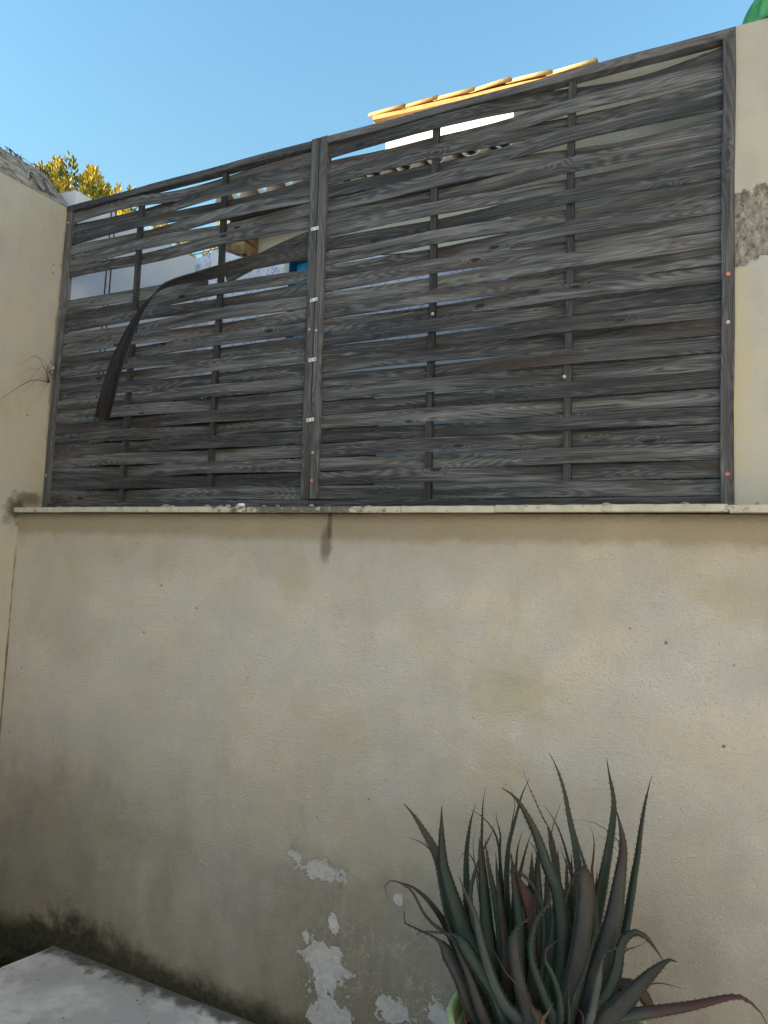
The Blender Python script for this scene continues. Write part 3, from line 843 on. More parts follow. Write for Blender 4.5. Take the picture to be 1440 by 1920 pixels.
LEAVES = [
('g',0,0.0667,[(2.757,-0.58,-1.029),(2.762,-0.58,-1.143),(2.77,-0.58,-1.212),(2.788,-0.58,-1.264),(2.815,-0.58,-1.327),(2.862,-0.58,-1.421),(2.925,-0.58,-1.506),(2.992,-0.58,-1.617),(3.054,-0.572,-1.73)]),
('g',0,0.0649,[(2.597,-0.53,-1.061),(2.634,-0.53,-1.09),(2.686,-0.53,-1.15),(2.723,-0.53,-1.2),(2.742,-0.53,-1.24),(2.76,-0.53,-1.301),(2.785,-0.53,-1.38),(2.823,-0.53,-1.454),(2.889,-0.53,-1.548),(2.963,-0.53,-1.656),(3.038,-0.542,-1.73)]),
('d',0,0.0169,[(2.616,-0.54,-1.166),(2.665,-0.538,-1.171),(2.704,-0.537,-1.19),(2.734,-0.535,-1.226),(2.746,-0.533,-1.263),(2.781,-0.532,-1.341),(2.85,-0.53,-1.492),(2.976,-0.542,-1.73)]),
('b',0,0.0353,[(2.594,-0.56,-1.308),(2.65,-0.553,-1.317),(2.701,-0.546,-1.346),(2.738,-0.539,-1.383),(2.759,-0.531,-1.414),(2.792,-0.524,-1.471),(2.848,-0.517,-1.565),(2.895,-0.51,-1.68),(3.0,-0.53,-1.73)]),
('d',0,0.0146,[(2.595,-0.61,-1.353),(2.58,-0.61,-1.329),(2.577,-0.61,-1.309),(2.592,-0.61,-1.292),(2.621,-0.61,-1.287),(2.67,-0.61,-1.301),(2.697,-0.61,-1.332),(2.721,-0.61,-1.365),(2.754,-0.61,-1.389),(2.782,-0.61,-1.4),(2.821,-0.61,-1.419),(2.862,-0.61,-1.471),(2.983,-0.59,-1.73)]),
('p',0.671,0.0529,[(2.664,-0.64,-1.357),(2.669,-0.643,-1.392),(2.698,-0.645,-1.398),(2.734,-0.647,-1.403),(2.779,-0.65,-1.409),(2.81,-0.652,-1.426),(2.828,-0.655,-1.449),(2.869,-0.658,-1.501),(2.916,-0.66,-1.586),(3.013,-0.62,-1.73)]),
('g',0.723,0.0504,[(2.719,-0.66,-1.41),(2.734,-0.663,-1.397),(2.794,-0.665,-1.383),(2.843,-0.667,-1.376),(2.87,-0.67,-1.384),(2.896,-0.672,-1.412),(2.942,-0.675,-1.457),(2.991,-0.678,-1.507),(3.023,-0.68,-1.572),(3.071,-0.632,-1.73)]),
('p',0,0.0409,[(2.85,-0.69,-1.384),(2.868,-0.693,-1.403),(2.914,-0.697,-1.471),(2.969,-0.7,-1.578),(3.042,-0.644,-1.73)]),
('s',0,0.0409,[(2.87,-0.7,-1.184),(2.883,-0.7,-1.21),(2.903,-0.7,-1.247),(2.925,-0.7,-1.283),(2.934,-0.7,-1.314),(2.953,-0.7,-1.374),(2.984,-0.7,-1.451),(3.028,-0.7,-1.521),(3.072,-0.7,-1.555),(3.098,-0.644,-1.73)]),
('g',0,0.0327,[(2.839,-0.48,-1.031),(2.825,-0.484,-1.087),(2.819,-0.487,-1.137),(2.816,-0.491,-1.188),(2.818,-0.495,-1.243),(2.823,-0.499,-1.297),(2.832,-0.502,-1.379),(2.879,-0.506,-1.511),(2.956,-0.51,-1.652),(3.034,-0.53,-1.73)]),
('g',0,0.0215,[(2.864,-0.46,-0.978),(2.859,-0.466,-1.036),(2.861,-0.473,-1.087),(2.863,-0.479,-1.153),(2.864,-0.485,-1.185),(2.874,-0.491,-1.25),(2.889,-0.498,-1.345),(2.932,-0.504,-1.498),(2.991,-0.51,-1.642),(3.053,-0.53,-1.73)]),
('b',0,0.0161,[(2.817,-0.48,-1.053),(2.85,-0.483,-1.06),(2.886,-0.486,-1.082),(2.91,-0.489,-1.107),(2.926,-0.491,-1.149),(2.939,-0.494,-1.235),(2.961,-0.497,-1.362),(3.003,-0.5,-1.562),(3.06,-0.524,-1.73)]),
('s',0,0.0216,[(2.931,-0.56,-1.058),(2.924,-0.56,-1.089),(2.901,-0.56,-1.135),(2.883,-0.56,-1.187),(2.868,-0.56,-1.233),(2.859,-0.56,-1.296),(2.876,-0.56,-1.391),(2.935,-0.56,-1.554),(3.023,-0.56,-1.73)]),
('b',0,0.0126,[(2.799,-0.53,-1.224),(2.81,-0.534,-1.195),(2.83,-0.538,-1.171),(2.85,-0.541,-1.179),(2.868,-0.545,-1.203),(2.882,-0.549,-1.24),(2.888,-0.553,-1.279),(2.902,-0.556,-1.386),(2.944,-0.56,-1.551),(3.028,-0.56,-1.73)]),
('g',0,0.0232,[(2.92,-0.51,-1.035),(2.925,-0.51,-1.068),(2.937,-0.51,-1.101),(2.936,-0.51,-1.158),(2.94,-0.51,-1.213),(2.94,-0.51,-1.296),(2.959,-0.51,-1.456),(3.0,-0.51,-1.639),(3.058,-0.53,-1.73)]),
('d',0,0.0074,[(2.836,-0.46,-1.107),(2.828,-0.464,-1.156),(2.833,-0.468,-1.202),(2.845,-0.472,-1.262),(2.873,-0.476,-1.391),(2.926,-0.48,-1.56),(3.018,-0.512,-1.73)]),
('g',0,0.0335,[(3.089,-0.51,-0.821),(3.116,-0.51,-0.865),(3.141,-0.51,-0.933),(3.157,-0.51,-1.004),(3.174,-0.51,-1.071),(3.185,-0.51,-1.13),(3.192,-0.51,-1.191),(3.194,-0.51,-1.348),(3.174,-0.51,-1.557),(3.154,-0.53,-1.73)]),
('g',0,0.0577,[(2.992,-0.68,-0.906),(3.035,-0.675,-0.93),(3.071,-0.67,-0.98),(3.103,-0.665,-1.04),(3.127,-0.66,-1.105),(3.153,-0.655,-1.159),(3.17,-0.65,-1.223),(3.182,-0.645,-1.342),(3.173,-0.64,-1.525),(3.154,-0.608,-1.73)]),
('g',0,0.0435,[(3.266,-0.5,-0.814),(3.278,-0.501,-0.874),(3.29,-0.502,-0.932),(3.29,-0.504,-0.987),(3.279,-0.505,-1.077),(3.266,-0.506,-1.16),(3.254,-0.507,-1.239),(3.219,-0.509,-1.42),(3.174,-0.51,-1.588),(3.154,-0.53,-1.73)]),
('g',0,0.0354,[(3.407,-0.56,-0.831),(3.391,-0.56,-0.904),(3.379,-0.56,-0.983),(3.371,-0.56,-1.059),(3.361,-0.56,-1.127),(3.349,-0.56,-1.215),(3.328,-0.56,-1.325),(3.277,-0.56,-1.473),(3.233,-0.56,-1.576),(3.187,-0.56,-1.73)]),
('p',0,0.0711,[(3.326,-0.66,-0.92),(3.338,-0.66,-0.963),(3.346,-0.66,-1.017),(3.34,-0.66,-1.083),(3.332,-0.66,-1.15),(3.323,-0.66,-1.213),(3.294,-0.66,-1.336),(3.246,-0.66,-1.508),(3.194,-0.62,-1.73)]),
('p',0.835,0.0658,[(3.191,-0.7,-1.207),(3.203,-0.698,-1.151),(3.22,-0.696,-1.11),(3.237,-0.693,-1.089),(3.248,-0.691,-1.117),(3.251,-0.689,-1.161),(3.248,-0.687,-1.199),(3.242,-0.684,-1.281),(3.226,-0.682,-1.388),(3.198,-0.68,-1.527),(3.167,-0.632,-1.73)]),
('g',0,0.0321,[(3.194,-0.58,-1.028),(3.211,-0.582,-1.079),(3.226,-0.583,-1.123),(3.242,-0.585,-1.18),(3.256,-0.587,-1.243),(3.251,-0.588,-1.378),(3.215,-0.59,-1.537),(3.177,-0.578,-1.73)]),
('r',0,0.0195,[(3.227,-0.53,-1.016),(3.239,-0.532,-1.052),(3.239,-0.533,-1.1),(3.235,-0.535,-1.146),(3.241,-0.537,-1.197),(3.243,-0.538,-1.325),(3.22,-0.54,-1.529),(3.179,-0.548,-1.73)]),
('b',0,0.0078,[(3.185,-0.58,-0.992),(3.236,-0.577,-0.988),(3.277,-0.573,-1.002),(3.312,-0.57,-1.027),(3.321,-0.567,-1.054),(3.318,-0.563,-1.145),(3.291,-0.56,-1.349),(3.218,-0.56,-1.73)]),
('d',0,0.0054,[(3.244,-0.58,-1.003),(3.268,-0.573,-1.028),(3.318,-0.567,-1.065),(3.325,-0.56,-1.129),(3.237,-0.56,-1.73)]),
('p',0.753,0.0256,[(3.004,-0.5,-0.891),(3.02,-0.5,-0.931),(3.043,-0.5,-0.972),(3.064,-0.5,-1.015),(3.092,-0.5,-1.057),(3.098,-0.5,-1.083),(3.109,-0.5,-1.131),(3.121,-0.5,-1.193),(3.133,-0.5,-1.319),(3.13,-0.5,-1.543),(3.13,-0.524,-1.73)]),
('d',0,0.0103,[(3.136,-0.5,-0.958),(3.121,-0.5,-0.995),(3.104,-0.5,-1.052),(3.098,-0.5,-1.109),(3.114,-0.5,-1.195),(3.121,-0.524,-1.73)]),
('g',0,0.0169,[(3.061,-0.46,-0.999),(3.088,-0.463,-1.025),(3.114,-0.466,-1.063),(3.134,-0.469,-1.109),(3.151,-0.471,-1.16),(3.163,-0.474,-1.199),(3.178,-0.477,-1.317),(3.166,-0.48,-1.526),(3.15,-0.512,-1.73)]),
('g',0,0.0212,[(3.136,-0.54,-1.083),(3.153,-0.544,-1.123),(3.176,-0.548,-1.165),(3.192,-0.552,-1.203),(3.204,-0.556,-1.327),(3.193,-0.56,-1.527),(3.165,-0.56,-1.73)]),
('g',0,0.023,[(3.034,-0.52,-0.904),(3.01,-0.52,-0.958),(2.996,-0.52,-1.012),(2.982,-0.52,-1.069),(2.968,-0.52,-1.135),(2.965,-0.52,-1.237),(2.979,-0.52,-1.398),(3.019,-0.52,-1.597),(3.069,-0.536,-1.73)]),
('b',0,0.0108,[(2.949,-0.48,-0.943),(2.968,-0.484,-0.977),(2.977,-0.488,-1.012),(2.969,-0.492,-1.068),(2.964,-0.496,-1.162),(2.97,-0.5,-1.325),(3.042,-0.524,-1.73)]),
('s',0,0.0247,[(3.035,-0.49,-1.081),(3.019,-0.492,-1.134),(3.005,-0.494,-1.199),(2.997,-0.496,-1.266),(3.007,-0.498,-1.416),(3.039,-0.5,-1.6),(3.08,-0.524,-1.73)]),
('g',0,0.0344,[(3.036,-0.51,-1.108),(3.06,-0.514,-1.137),(3.059,-0.518,-1.189),(3.067,-0.522,-1.241),(3.075,-0.526,-1.387),(3.089,-0.53,-1.587),(3.107,-0.542,-1.73)]),
('r',0.809,0.0573,[(2.986,-0.59,-1.111),(2.997,-0.59,-1.134),(3.006,-0.59,-1.153),(3.021,-0.59,-1.185),(3.038,-0.59,-1.221),(3.058,-0.59,-1.256),(3.07,-0.59,-1.292),(3.084,-0.59,-1.39),(3.089,-0.59,-1.559),(3.107,-0.578,-1.73)]),
('g',0,0.0198,[(2.999,-0.64,-1.251),(2.997,-0.638,-1.182),(3.017,-0.635,-1.158),(3.046,-0.633,-1.162),(3.079,-0.63,-1.187),(3.099,-0.627,-1.218),(3.112,-0.625,-1.254),(3.118,-0.623,-1.383),(3.112,-0.62,-1.522),(3.12,-0.596,-1.73)]),
('b',0,0.021,[(3.018,-0.54,-1.069),(3.005,-0.54,-1.122),(3.001,-0.54,-1.177),(2.995,-0.54,-1.305),(3.004,-0.54,-1.464),(3.034,-0.54,-1.614),(3.077,-0.548,-1.73)]),
('g',0,0.0294,[(3.133,-0.74,-1.137),(3.161,-0.74,-1.144),(3.163,-0.74,-1.175),(3.145,-0.74,-1.203),(3.13,-0.74,-1.223),(3.116,-0.74,-1.264),(3.109,-0.74,-1.311),(3.118,-0.74,-1.363),(3.141,-0.74,-1.414),(3.166,-0.74,-1.464),(3.179,-0.74,-1.503),(3.157,-0.668,-1.73)]),
('g',0,0.0243,[(3.208,-0.76,-1.251),(3.187,-0.76,-1.272),(3.16,-0.76,-1.297),(3.157,-0.76,-1.33),(3.174,-0.76,-1.356),(3.189,-0.76,-1.387),(3.201,-0.76,-1.428),(3.202,-0.76,-1.493),(3.17,-0.68,-1.73)]),
('g',0,0.0212,[(3.292,-0.74,-1.218),(3.28,-0.74,-1.269),(3.264,-0.74,-1.331),(3.243,-0.74,-1.395),(3.229,-0.74,-1.453),(3.184,-0.668,-1.73)]),
('s',0.757,0.0265,[(3.399,-0.78,-1.23),(3.368,-0.777,-1.236),(3.333,-0.774,-1.252),(3.316,-0.771,-1.278),(3.308,-0.769,-1.316),(3.299,-0.766,-1.368),(3.288,-0.763,-1.43),(3.279,-0.76,-1.466),(3.212,-0.68,-1.73)]),
('g',0,0.0513,[(3.458,-0.7,-1.274),(3.437,-0.7,-1.248),(3.413,-0.7,-1.225),(3.384,-0.7,-1.222),(3.358,-0.7,-1.247),(3.346,-0.7,-1.283),(3.342,-0.7,-1.319),(3.329,-0.7,-1.369),(3.305,-0.7,-1.426),(3.269,-0.7,-1.503),(3.206,-0.644,-1.73)]),
('p',0,0.0803,[(3.497,-0.73,-1.256),(3.481,-0.726,-1.257),(3.467,-0.721,-1.269),(3.447,-0.717,-1.292),(3.421,-0.713,-1.325),(3.389,-0.709,-1.37),(3.347,-0.704,-1.429),(3.305,-0.7,-1.492),(3.226,-0.644,-1.73)]),
('p',0.955,0.0429,[(3.434,-0.66,-1.448),(3.424,-0.66,-1.427),(3.41,-0.66,-1.406),(3.382,-0.66,-1.383),(3.31,-0.66,-1.403),(3.267,-0.66,-1.459),(3.205,-0.62,-1.73)]),
('l',0,0.0421,[(3.707,-0.72,-1.354),(3.693,-0.717,-1.332),(3.67,-0.713,-1.316),(3.647,-0.71,-1.311),(3.627,-0.707,-1.318),(3.582,-0.703,-1.343),(3.521,-0.7,-1.376),(3.426,-0.697,-1.42),(3.344,-0.693,-1.458),(3.288,-0.69,-1.495),(3.217,-0.638,-1.73)]),
('d',0,0.0109,[(3.505,-0.54,-1.411),(3.473,-0.545,-1.409),(3.441,-0.55,-1.408),(3.407,-0.555,-1.417),(3.323,-0.56,-1.46),(3.236,-0.56,-1.73)]),
('d',0,0.0122,[(3.403,-0.61,-1.279),(3.386,-0.61,-1.294),(3.353,-0.61,-1.313),(3.338,-0.61,-1.338),(3.316,-0.61,-1.395),(3.232,-0.59,-1.73)]),
('p',0.808,0.0393,[(3.128,-0.78,-1.185),(3.112,-0.777,-1.222),(3.082,-0.775,-1.25),(3.07,-0.772,-1.279),(3.068,-0.77,-1.302),(3.07,-0.768,-1.326),(3.083,-0.765,-1.399),(3.108,-0.762,-1.468),(3.12,-0.76,-1.518),(3.125,-0.68,-1.73)]),
('g',0,0.0148,[(3.234,-0.8,-1.337),(3.231,-0.795,-1.387),(3.232,-0.79,-1.469),(3.186,-0.698,-1.73)]),
('r',0,0.0101,[(3.243,-0.82,-1.384),(3.261,-0.815,-1.403),(3.274,-0.81,-1.446),(3.209,-0.71,-1.73)]),
('p',0.914,0.0366,[(3.132,-0.82,-1.419),(3.14,-0.81,-1.445),(3.162,-0.8,-1.492),(3.148,-0.704,-1.73)]),
('w',0,0.0243,[(3.196,-0.82,-1.403),(3.181,-0.815,-1.436),(3.162,-0.81,-1.487),(3.148,-0.71,-1.73)]),
('d',0,0.0077,[(2.985,-0.8,-1.297),(3.023,-0.796,-1.331),(3.054,-0.792,-1.376),(3.083,-0.788,-1.399),(3.122,-0.784,-1.447),(3.141,-0.78,-1.502),(3.136,-0.692,-1.73)]),
('w',0,0.0284,[(2.878,-0.66,-1.559),(2.887,-0.66,-1.584),(2.904,-0.66,-1.641),(3.006,-0.62,-1.73)]),
('g',0,0.0459,[(3.192,-0.671,-1.283),(3.19,-0.659,-1.363),(3.185,-0.646,-1.407),(3.155,-0.634,-1.533),(3.144,-0.604,-1.73)]),
('g',0,0.038,[(3.179,-0.561,-1.098),(3.182,-0.561,-1.175),(3.192,-0.561,-1.328),(3.186,-0.561,-1.559),(3.161,-0.56,-1.73)]),
('g',0,0.0508,[(3.119,-0.63,-1.124),(3.122,-0.622,-1.204),(3.131,-0.615,-1.34),(3.133,-0.607,-1.553),(3.132,-0.588,-1.73)]),
('g',0,0.0528,[(2.901,-0.613,-1.09),(2.908,-0.607,-1.172),(2.932,-0.601,-1.354),(2.988,-0.595,-1.601),(3.052,-0.581,-1.73)]),
('b',0,0.0467,[(3.228,-0.386,-1.261),(3.225,-0.406,-1.337),(3.207,-0.425,-1.437),(3.192,-0.444,-1.614),(3.164,-0.491,-1.73)]),
('g',0,0.0415,[(2.916,-0.598,-1.098),(2.929,-0.594,-1.178),(2.968,-0.589,-1.352),(3.004,-0.585,-1.601),(3.061,-0.575,-1.73)]),
('g',0,0.0411,[(2.925,-0.425,-1.362),(2.937,-0.44,-1.438),(2.96,-0.455,-1.511),(3.005,-0.47,-1.657),(3.062,-0.506,-1.73)]),
('g',0,0.0375,[(3.122,-0.384,-1.17),(3.13,-0.403,-1.246),(3.142,-0.423,-1.398),(3.133,-0.443,-1.632),(3.132,-0.49,-1.73)]),
('g',0,0.0412,[(3.246,-0.665,-1.111),(3.24,-0.654,-1.19),(3.222,-0.642,-1.318),(3.223,-0.63,-1.515),(3.181,-0.602,-1.73)]),
('s',0,0.0498,[(3.127,-0.52,-1.148),(3.129,-0.525,-1.226),(3.129,-0.529,-1.37),(3.131,-0.533,-1.589),(3.13,-0.544,-1.73)]),
('g',0,0.0407,[(2.974,-0.545,-1.338),(2.979,-0.547,-1.417),(2.986,-0.548,-1.48),(3.012,-0.55,-1.616),(3.065,-0.554,-1.73)]),
('b',0,0.0375,[(2.969,-0.651,-1.11),(2.974,-0.641,-1.191),(2.995,-0.631,-1.348),(3.019,-0.621,-1.58),(3.069,-0.597,-1.73)]),
('g',0,0.0471,[(3.012,-0.63,-1.108),(3.019,-0.622,-1.188),(3.042,-0.614,-1.343),(3.05,-0.606,-1.577),(3.086,-0.588,-1.73)]),
('b',0,0.0502,[(2.908,-0.602,-1.101),(2.914,-0.597,-1.183),(2.93,-0.593,-1.362),(2.966,-0.588,-1.611),(3.04,-0.577,-1.73)]),
('b',0,0.0417,[(3.096,-0.639,-1.054),(3.096,-0.63,-1.134),(3.099,-0.622,-1.309),(3.086,-0.613,-1.564),(3.106,-0.592,-1.73)]),
('g',0,0.0333,[(3.156,-0.662,-1.145),(3.152,-0.65,-1.225),(3.142,-0.639,-1.346),(3.135,-0.628,-1.542),(3.133,-0.601,-1.73)]),
('b',0,0.0556,[(3.011,-0.528,-1.358),(3.014,-0.531,-1.436),(3.016,-0.535,-1.488),(3.023,-0.538,-1.618),(3.071,-0.547,-1.73)]),
('g',0,0.0344,[(2.999,-0.514,-1.381),(3.007,-0.519,-1.458),(3.022,-0.524,-1.499),(3.028,-0.529,-1.621),(3.074,-0.542,-1.73)]),
('g',0,0.038,[(3.1,-0.409,-1.139),(3.107,-0.426,-1.216),(3.117,-0.443,-1.383),(3.114,-0.46,-1.63),(3.121,-0.5,-1.73)]),
('b',0,0.0337,[(2.823,-0.505,-1.327),(2.838,-0.512,-1.405),(2.872,-0.518,-1.493),(2.939,-0.524,-1.65),(3.025,-0.538,-1.73)]),
('s',0,0.0395,[(2.975,-0.477,-1.335),(2.985,-0.486,-1.412),(3.005,-0.496,-1.484),(3.009,-0.505,-1.639),(3.063,-0.527,-1.73)]),
('b',0,0.0358,[(3.249,-0.524,-1.145),(3.244,-0.528,-1.223),(3.225,-0.532,-1.356),(3.204,-0.536,-1.566),(3.171,-0.546,-1.73)]),
('b',0,0.0503,[(3.192,-0.417,-1.321),(3.192,-0.433,-1.396),(3.181,-0.449,-1.464),(3.172,-0.465,-1.61),(3.153,-0.503,-1.73)]),
('g',0,0.0541,[(3.058,-0.567,-1.116),(3.059,-0.566,-1.196),(3.061,-0.565,-1.357),(3.082,-0.565,-1.588),(3.104,-0.563,-1.73)]),
('g',0,0.047,[(3.0,-0.519,-1.228),(3.007,-0.523,-1.307),(3.021,-0.528,-1.424),(3.017,-0.533,-1.623),(3.068,-0.544,-1.73)]),
('s',0,0.0566,[(2.99,-0.497,-1.192),(2.993,-0.504,-1.271),(2.997,-0.511,-1.414),(3.02,-0.518,-1.629),(3.069,-0.535,-1.73)]),
('g',0,0.0305,[(3.17,-0.609,-1.223),(3.168,-0.604,-1.302),(3.161,-0.598,-1.39),(3.154,-0.593,-1.553),(3.143,-0.58,-1.73)]),
('b',0,0.0414,[(3.258,-0.57,-1.174),(3.254,-0.569,-1.251),(3.241,-0.568,-1.36),(3.224,-0.567,-1.545),(3.181,-0.564,-1.73)]),
('g',0,0.0298,[(3.141,-0.593,-1.315),(3.14,-0.589,-1.394),(3.137,-0.586,-1.441),(3.139,-0.582,-1.563),(3.135,-0.573,-1.73)]),
('s',0,0.0413,[(3.276,-0.588,-1.302),(3.268,-0.585,-1.38),(3.245,-0.582,-1.422),(3.218,-0.579,-1.541),(3.178,-0.571,-1.73)]),
('g',0,0.0423,[(3.011,-0.48,-1.365),(3.018,-0.489,-1.442),(3.03,-0.497,-1.496),(3.029,-0.506,-1.632),(3.074,-0.528,-1.73)]),
('b',0,0.0345,[(3.095,-0.652,-1.18),(3.092,-0.641,-1.261),(3.088,-0.631,-1.373),(3.103,-0.621,-1.555),(3.115,-0.597,-1.73)]),
('g',0,0.0377,[(2.838,-0.402,-1.37),(2.851,-0.419,-1.447),(2.872,-0.437,-1.532),(2.894,-0.455,-1.697),(3.0,-0.497,-1.73)]),
('g',0,0.0498,[(3.007,-0.413,-1.283),(3.015,-0.43,-1.36),(3.025,-0.446,-1.466),(3.048,-0.462,-1.648),(3.085,-0.501,-1.73)]),
('g',0,0.042,[(3.105,-0.373,-1.28),(3.107,-0.394,-1.356),(3.1,-0.414,-1.463),(3.097,-0.435,-1.646),(3.112,-0.485,-1.73)]),
('g',0,0.0491,[(3.254,-0.668,-1.19),(3.251,-0.656,-1.269),(3.244,-0.644,-1.353),(3.248,-0.632,-1.507),(3.195,-0.603,-1.73)]),
('g',0,0.05,[(3.215,-0.603,-1.111),(3.216,-0.599,-1.189),(3.219,-0.594,-1.325),(3.208,-0.589,-1.539),(3.173,-0.577,-1.73)]),
('b',0,0.054,[(3.219,-0.411,-1.241),(3.218,-0.427,-1.316),(3.207,-0.444,-1.422),(3.186,-0.46,-1.608),(3.161,-0.5,-1.73)]),
('g',0,0.0465,[(3.189,-0.452,-1.168),(3.194,-0.464,-1.244),(3.203,-0.476,-1.378),(3.208,-0.488,-1.588),(3.173,-0.517,-1.73)]),
('g',0,0.0317,[(3.079,-0.538,-1.258),(3.079,-0.54,-1.336),(3.074,-0.543,-1.43),(3.082,-0.545,-1.598),(3.103,-0.551,-1.73)]),
('b',0,0.0399,[(3.226,-0.459,-1.309),(3.227,-0.47,-1.384),(3.221,-0.481,-1.445),(3.207,-0.493,-1.586),(3.172,-0.52,-1.73)]),
('g',0,0.048,[(3.146,-0.4,-1.255),(3.148,-0.417,-1.331),(3.143,-0.435,-1.44),(3.12,-0.453,-1.631),(3.124,-0.496,-1.73)]),
('g',0,0.0405,[(3.201,-0.436,-1.298),(3.2,-0.45,-1.373),(3.19,-0.464,-1.449),(3.185,-0.478,-1.6),(3.16,-0.511,-1.73)]),
('g',0,0.0409,[(2.9,-0.497,-1.283),(2.908,-0.504,-1.363),(2.922,-0.511,-1.469),(2.965,-0.518,-1.645),(3.039,-0.535,-1.73)]),
('g',0,0.0504,[(2.888,-0.455,-1.396),(2.894,-0.466,-1.475),(2.896,-0.478,-1.536),(2.93,-0.49,-1.669),(3.02,-0.518,-1.73)]),
('b',0,0.0353,[(3.28,-0.383,-1.345),(3.279,-0.403,-1.418),(3.265,-0.422,-1.469),(3.232,-0.442,-1.604),(3.186,-0.489,-1.73)]),
]

# ---------------------------------------------------------------- neighbour's things behind the fence
rough = empty('rough_wall', (4.5, .7, -.2), 'rough grey pebbled wall standing behind the right fence panel', 'wall')
def roughwall():
    NX, NZ = 110, 80
    x0, x1, z0, z1 = 2.545, 6.5, -.3, 2.20
    V = []; F = []
    for j in range(NZ+1):
        for i in range(NX+1):
            x = x0+(x1-x0)*(i/NX)**1.3; z = z0+(z1-z0)*j/NZ
            d = .008*mnoise.noise(Vector((x*5, z*5, 0)))+.008*mnoise.noise(Vector((x*22, z*22, 0)))
            V.append((x, .6+d, z + (.012*mnoise.noise(Vector((x*6, 0, 0))) if j == NZ else 0)))
    for j in range(NZ):
        for i in range(NX):
            a = j*(NX+1)+i; F.append((a, a+1, a+NX+2, a+NX+1))
    b = len(V); V += [(x0, .85, z0), (x1, .85, z0), (x1, .85, z1), (x0, .85, z1)]
    t0 = NZ*(NX+1)
    F += [tuple(list(range(t0, t0+NX+1))+[b+2, b+3]), tuple([b, *[j*(NX+1) for j in range(NZ+1)], b+3][::-1]), (b+1, b, b+3, b+2), tuple([b+1, *[j*(NX+1)+NX for j in range(NZ+1)], b+2])]
    put_under(mk('render', V, F, 'rough_plaster', None, True), rough)
roughwall()

def barrel(name, p0, p1, r0, r1, th, up, mat, parent, flip=False, n=9):
    """barrel tile: half-round shell from p0 to p1"""
    p0 = Vector(p0); p1 = Vector(p1); T = (p1-p0).normalized(); S = T.cross(Vector(up)).normalized(); U = S.cross(T)
    if flip: U = -U
    V = []; F = []
    for (p, r) in ((p0, r0), (p1, r1)):
        for rr in (r, r-th):
            for i in range(n):
                a = PI*i/(n-1); V.append(p+S*math.cos(a)*rr+U*math.sin(a)*rr*.85)
    for i in range(n-1):
        F += [(i, i+1, 2*n+i+1, 2*n+i), (n+i, 3*n+i, 3*n+i+1, n+i+1), (i, n+i, n+i+1, i+1), (2*n+i, 2*n+i+1, 3*n+i+1, 3*n+i)]
    F += [(0, 2*n, 3*n, n), (n-1, 2*n-1, 4*n-1, 3*n-1)]
    return put_under(mk(name, V, F, mat, None, True), parent)

shed = empty('tiled_outbuilding', (1.3, 2.6, -.12), 'low pale outbuilding with scalloped tile eave behind the fence', 'building')
# front wall with a door opening
for a in ((-.42, .12, 2.10, 2.35, -.15, 2.62), (.70, 3.4, 2.10, 2.35, -.15, 2.62), (.12, .70, 2.10, 2.35, 2.31, 2.62), (.12, .70, 2.10, 2.35, -.15, 1.50), (-.42, 3.4, 2.36, 4.1, -.15, 2.6)):
    box('wall', *a, 'shed_plaster', shed)
box('eave_board', -.40, 3.45, 1.93, 1.96, 2.56, 2.66, 'dark_wood', shed)
slope = math.tan(math.radians(15))
v, f = [], []
for (y, z) in ((1.86, 2.665), (4.1, 2.665+2.24*slope), (4.1, 2.70+2.24*slope), (1.86, 2.70)):
    v += [(-.45, y, z), (3.5, y, z)]
f = [(0, 1, 7, 6), (2, 4, 5, 3), (0, 2, 3, 1), (6, 7, 5, 4), (0, 6, 4, 2), (1, 3, 5, 7)]
put_under(mk('roof_deck', v, f, 'dark_wood'), shed)
for row in range(3):
    for i in range(12):
        x = -.33+.255*i+random.uniform(-.008, .008)
        y0 = 1.78+row*.42; z0 = 2.715+(y0-1.86)*slope+row*.012
        barrel('roof_tile', (x, y0, z0+.05), (x, y0+.50, z0+.05+.5*slope), .105, .09, .013, (0, 0, 1), 'pale_tile', shed)
        if i < 11:
            barrel('roof_tile', (x+.1275, y0+.02, z0+.045), (x+.1275, y0+.5, z0+.045+.48*slope), .085, .095, .013, (0, 0, 1), 'pale_tile', shed, True)
dr = box('shutter', .135, .69, 2.19, 2.23, 1.505, 2.30, 'blue_paint', shed)
for i in range(6):
    put_under(box('board', .15+.089*i, .232+.089*i, 2.178, 2.188, 1.52, 2.28, 'blue_paint'), dr)
box('shutter_jamb', .121, .133, 2.096, 2.25, 1.505, 2.305, 'dark_blue', shed)

pil = empty('stone_pillar', (-.33, 1.99, -.12), 'brown rough stone pillar at the end of the outbuilding', 'pillar')
z = -.12; k = 0
while z < 2.5:
    h = random.uniform(.10, .17); a = random.uniform(.09, .17)
    for (xa, xb) in ((-.475, -.475+a), (-.475+a+.006, -.205)):
        v, f = boxg(xa, xb, 1.90+random.uniform(-.012, .012), 2.09, z, z+h-.008)
        v = [(p[0]+random.uniform(-.006, .006), p[1]+random.uniform(-.01, .01), p[2]+random.uniform(-.005, .005)) for p in v]
        put_under(mk('stone', v, f, 'stone'), pil)
    z += h

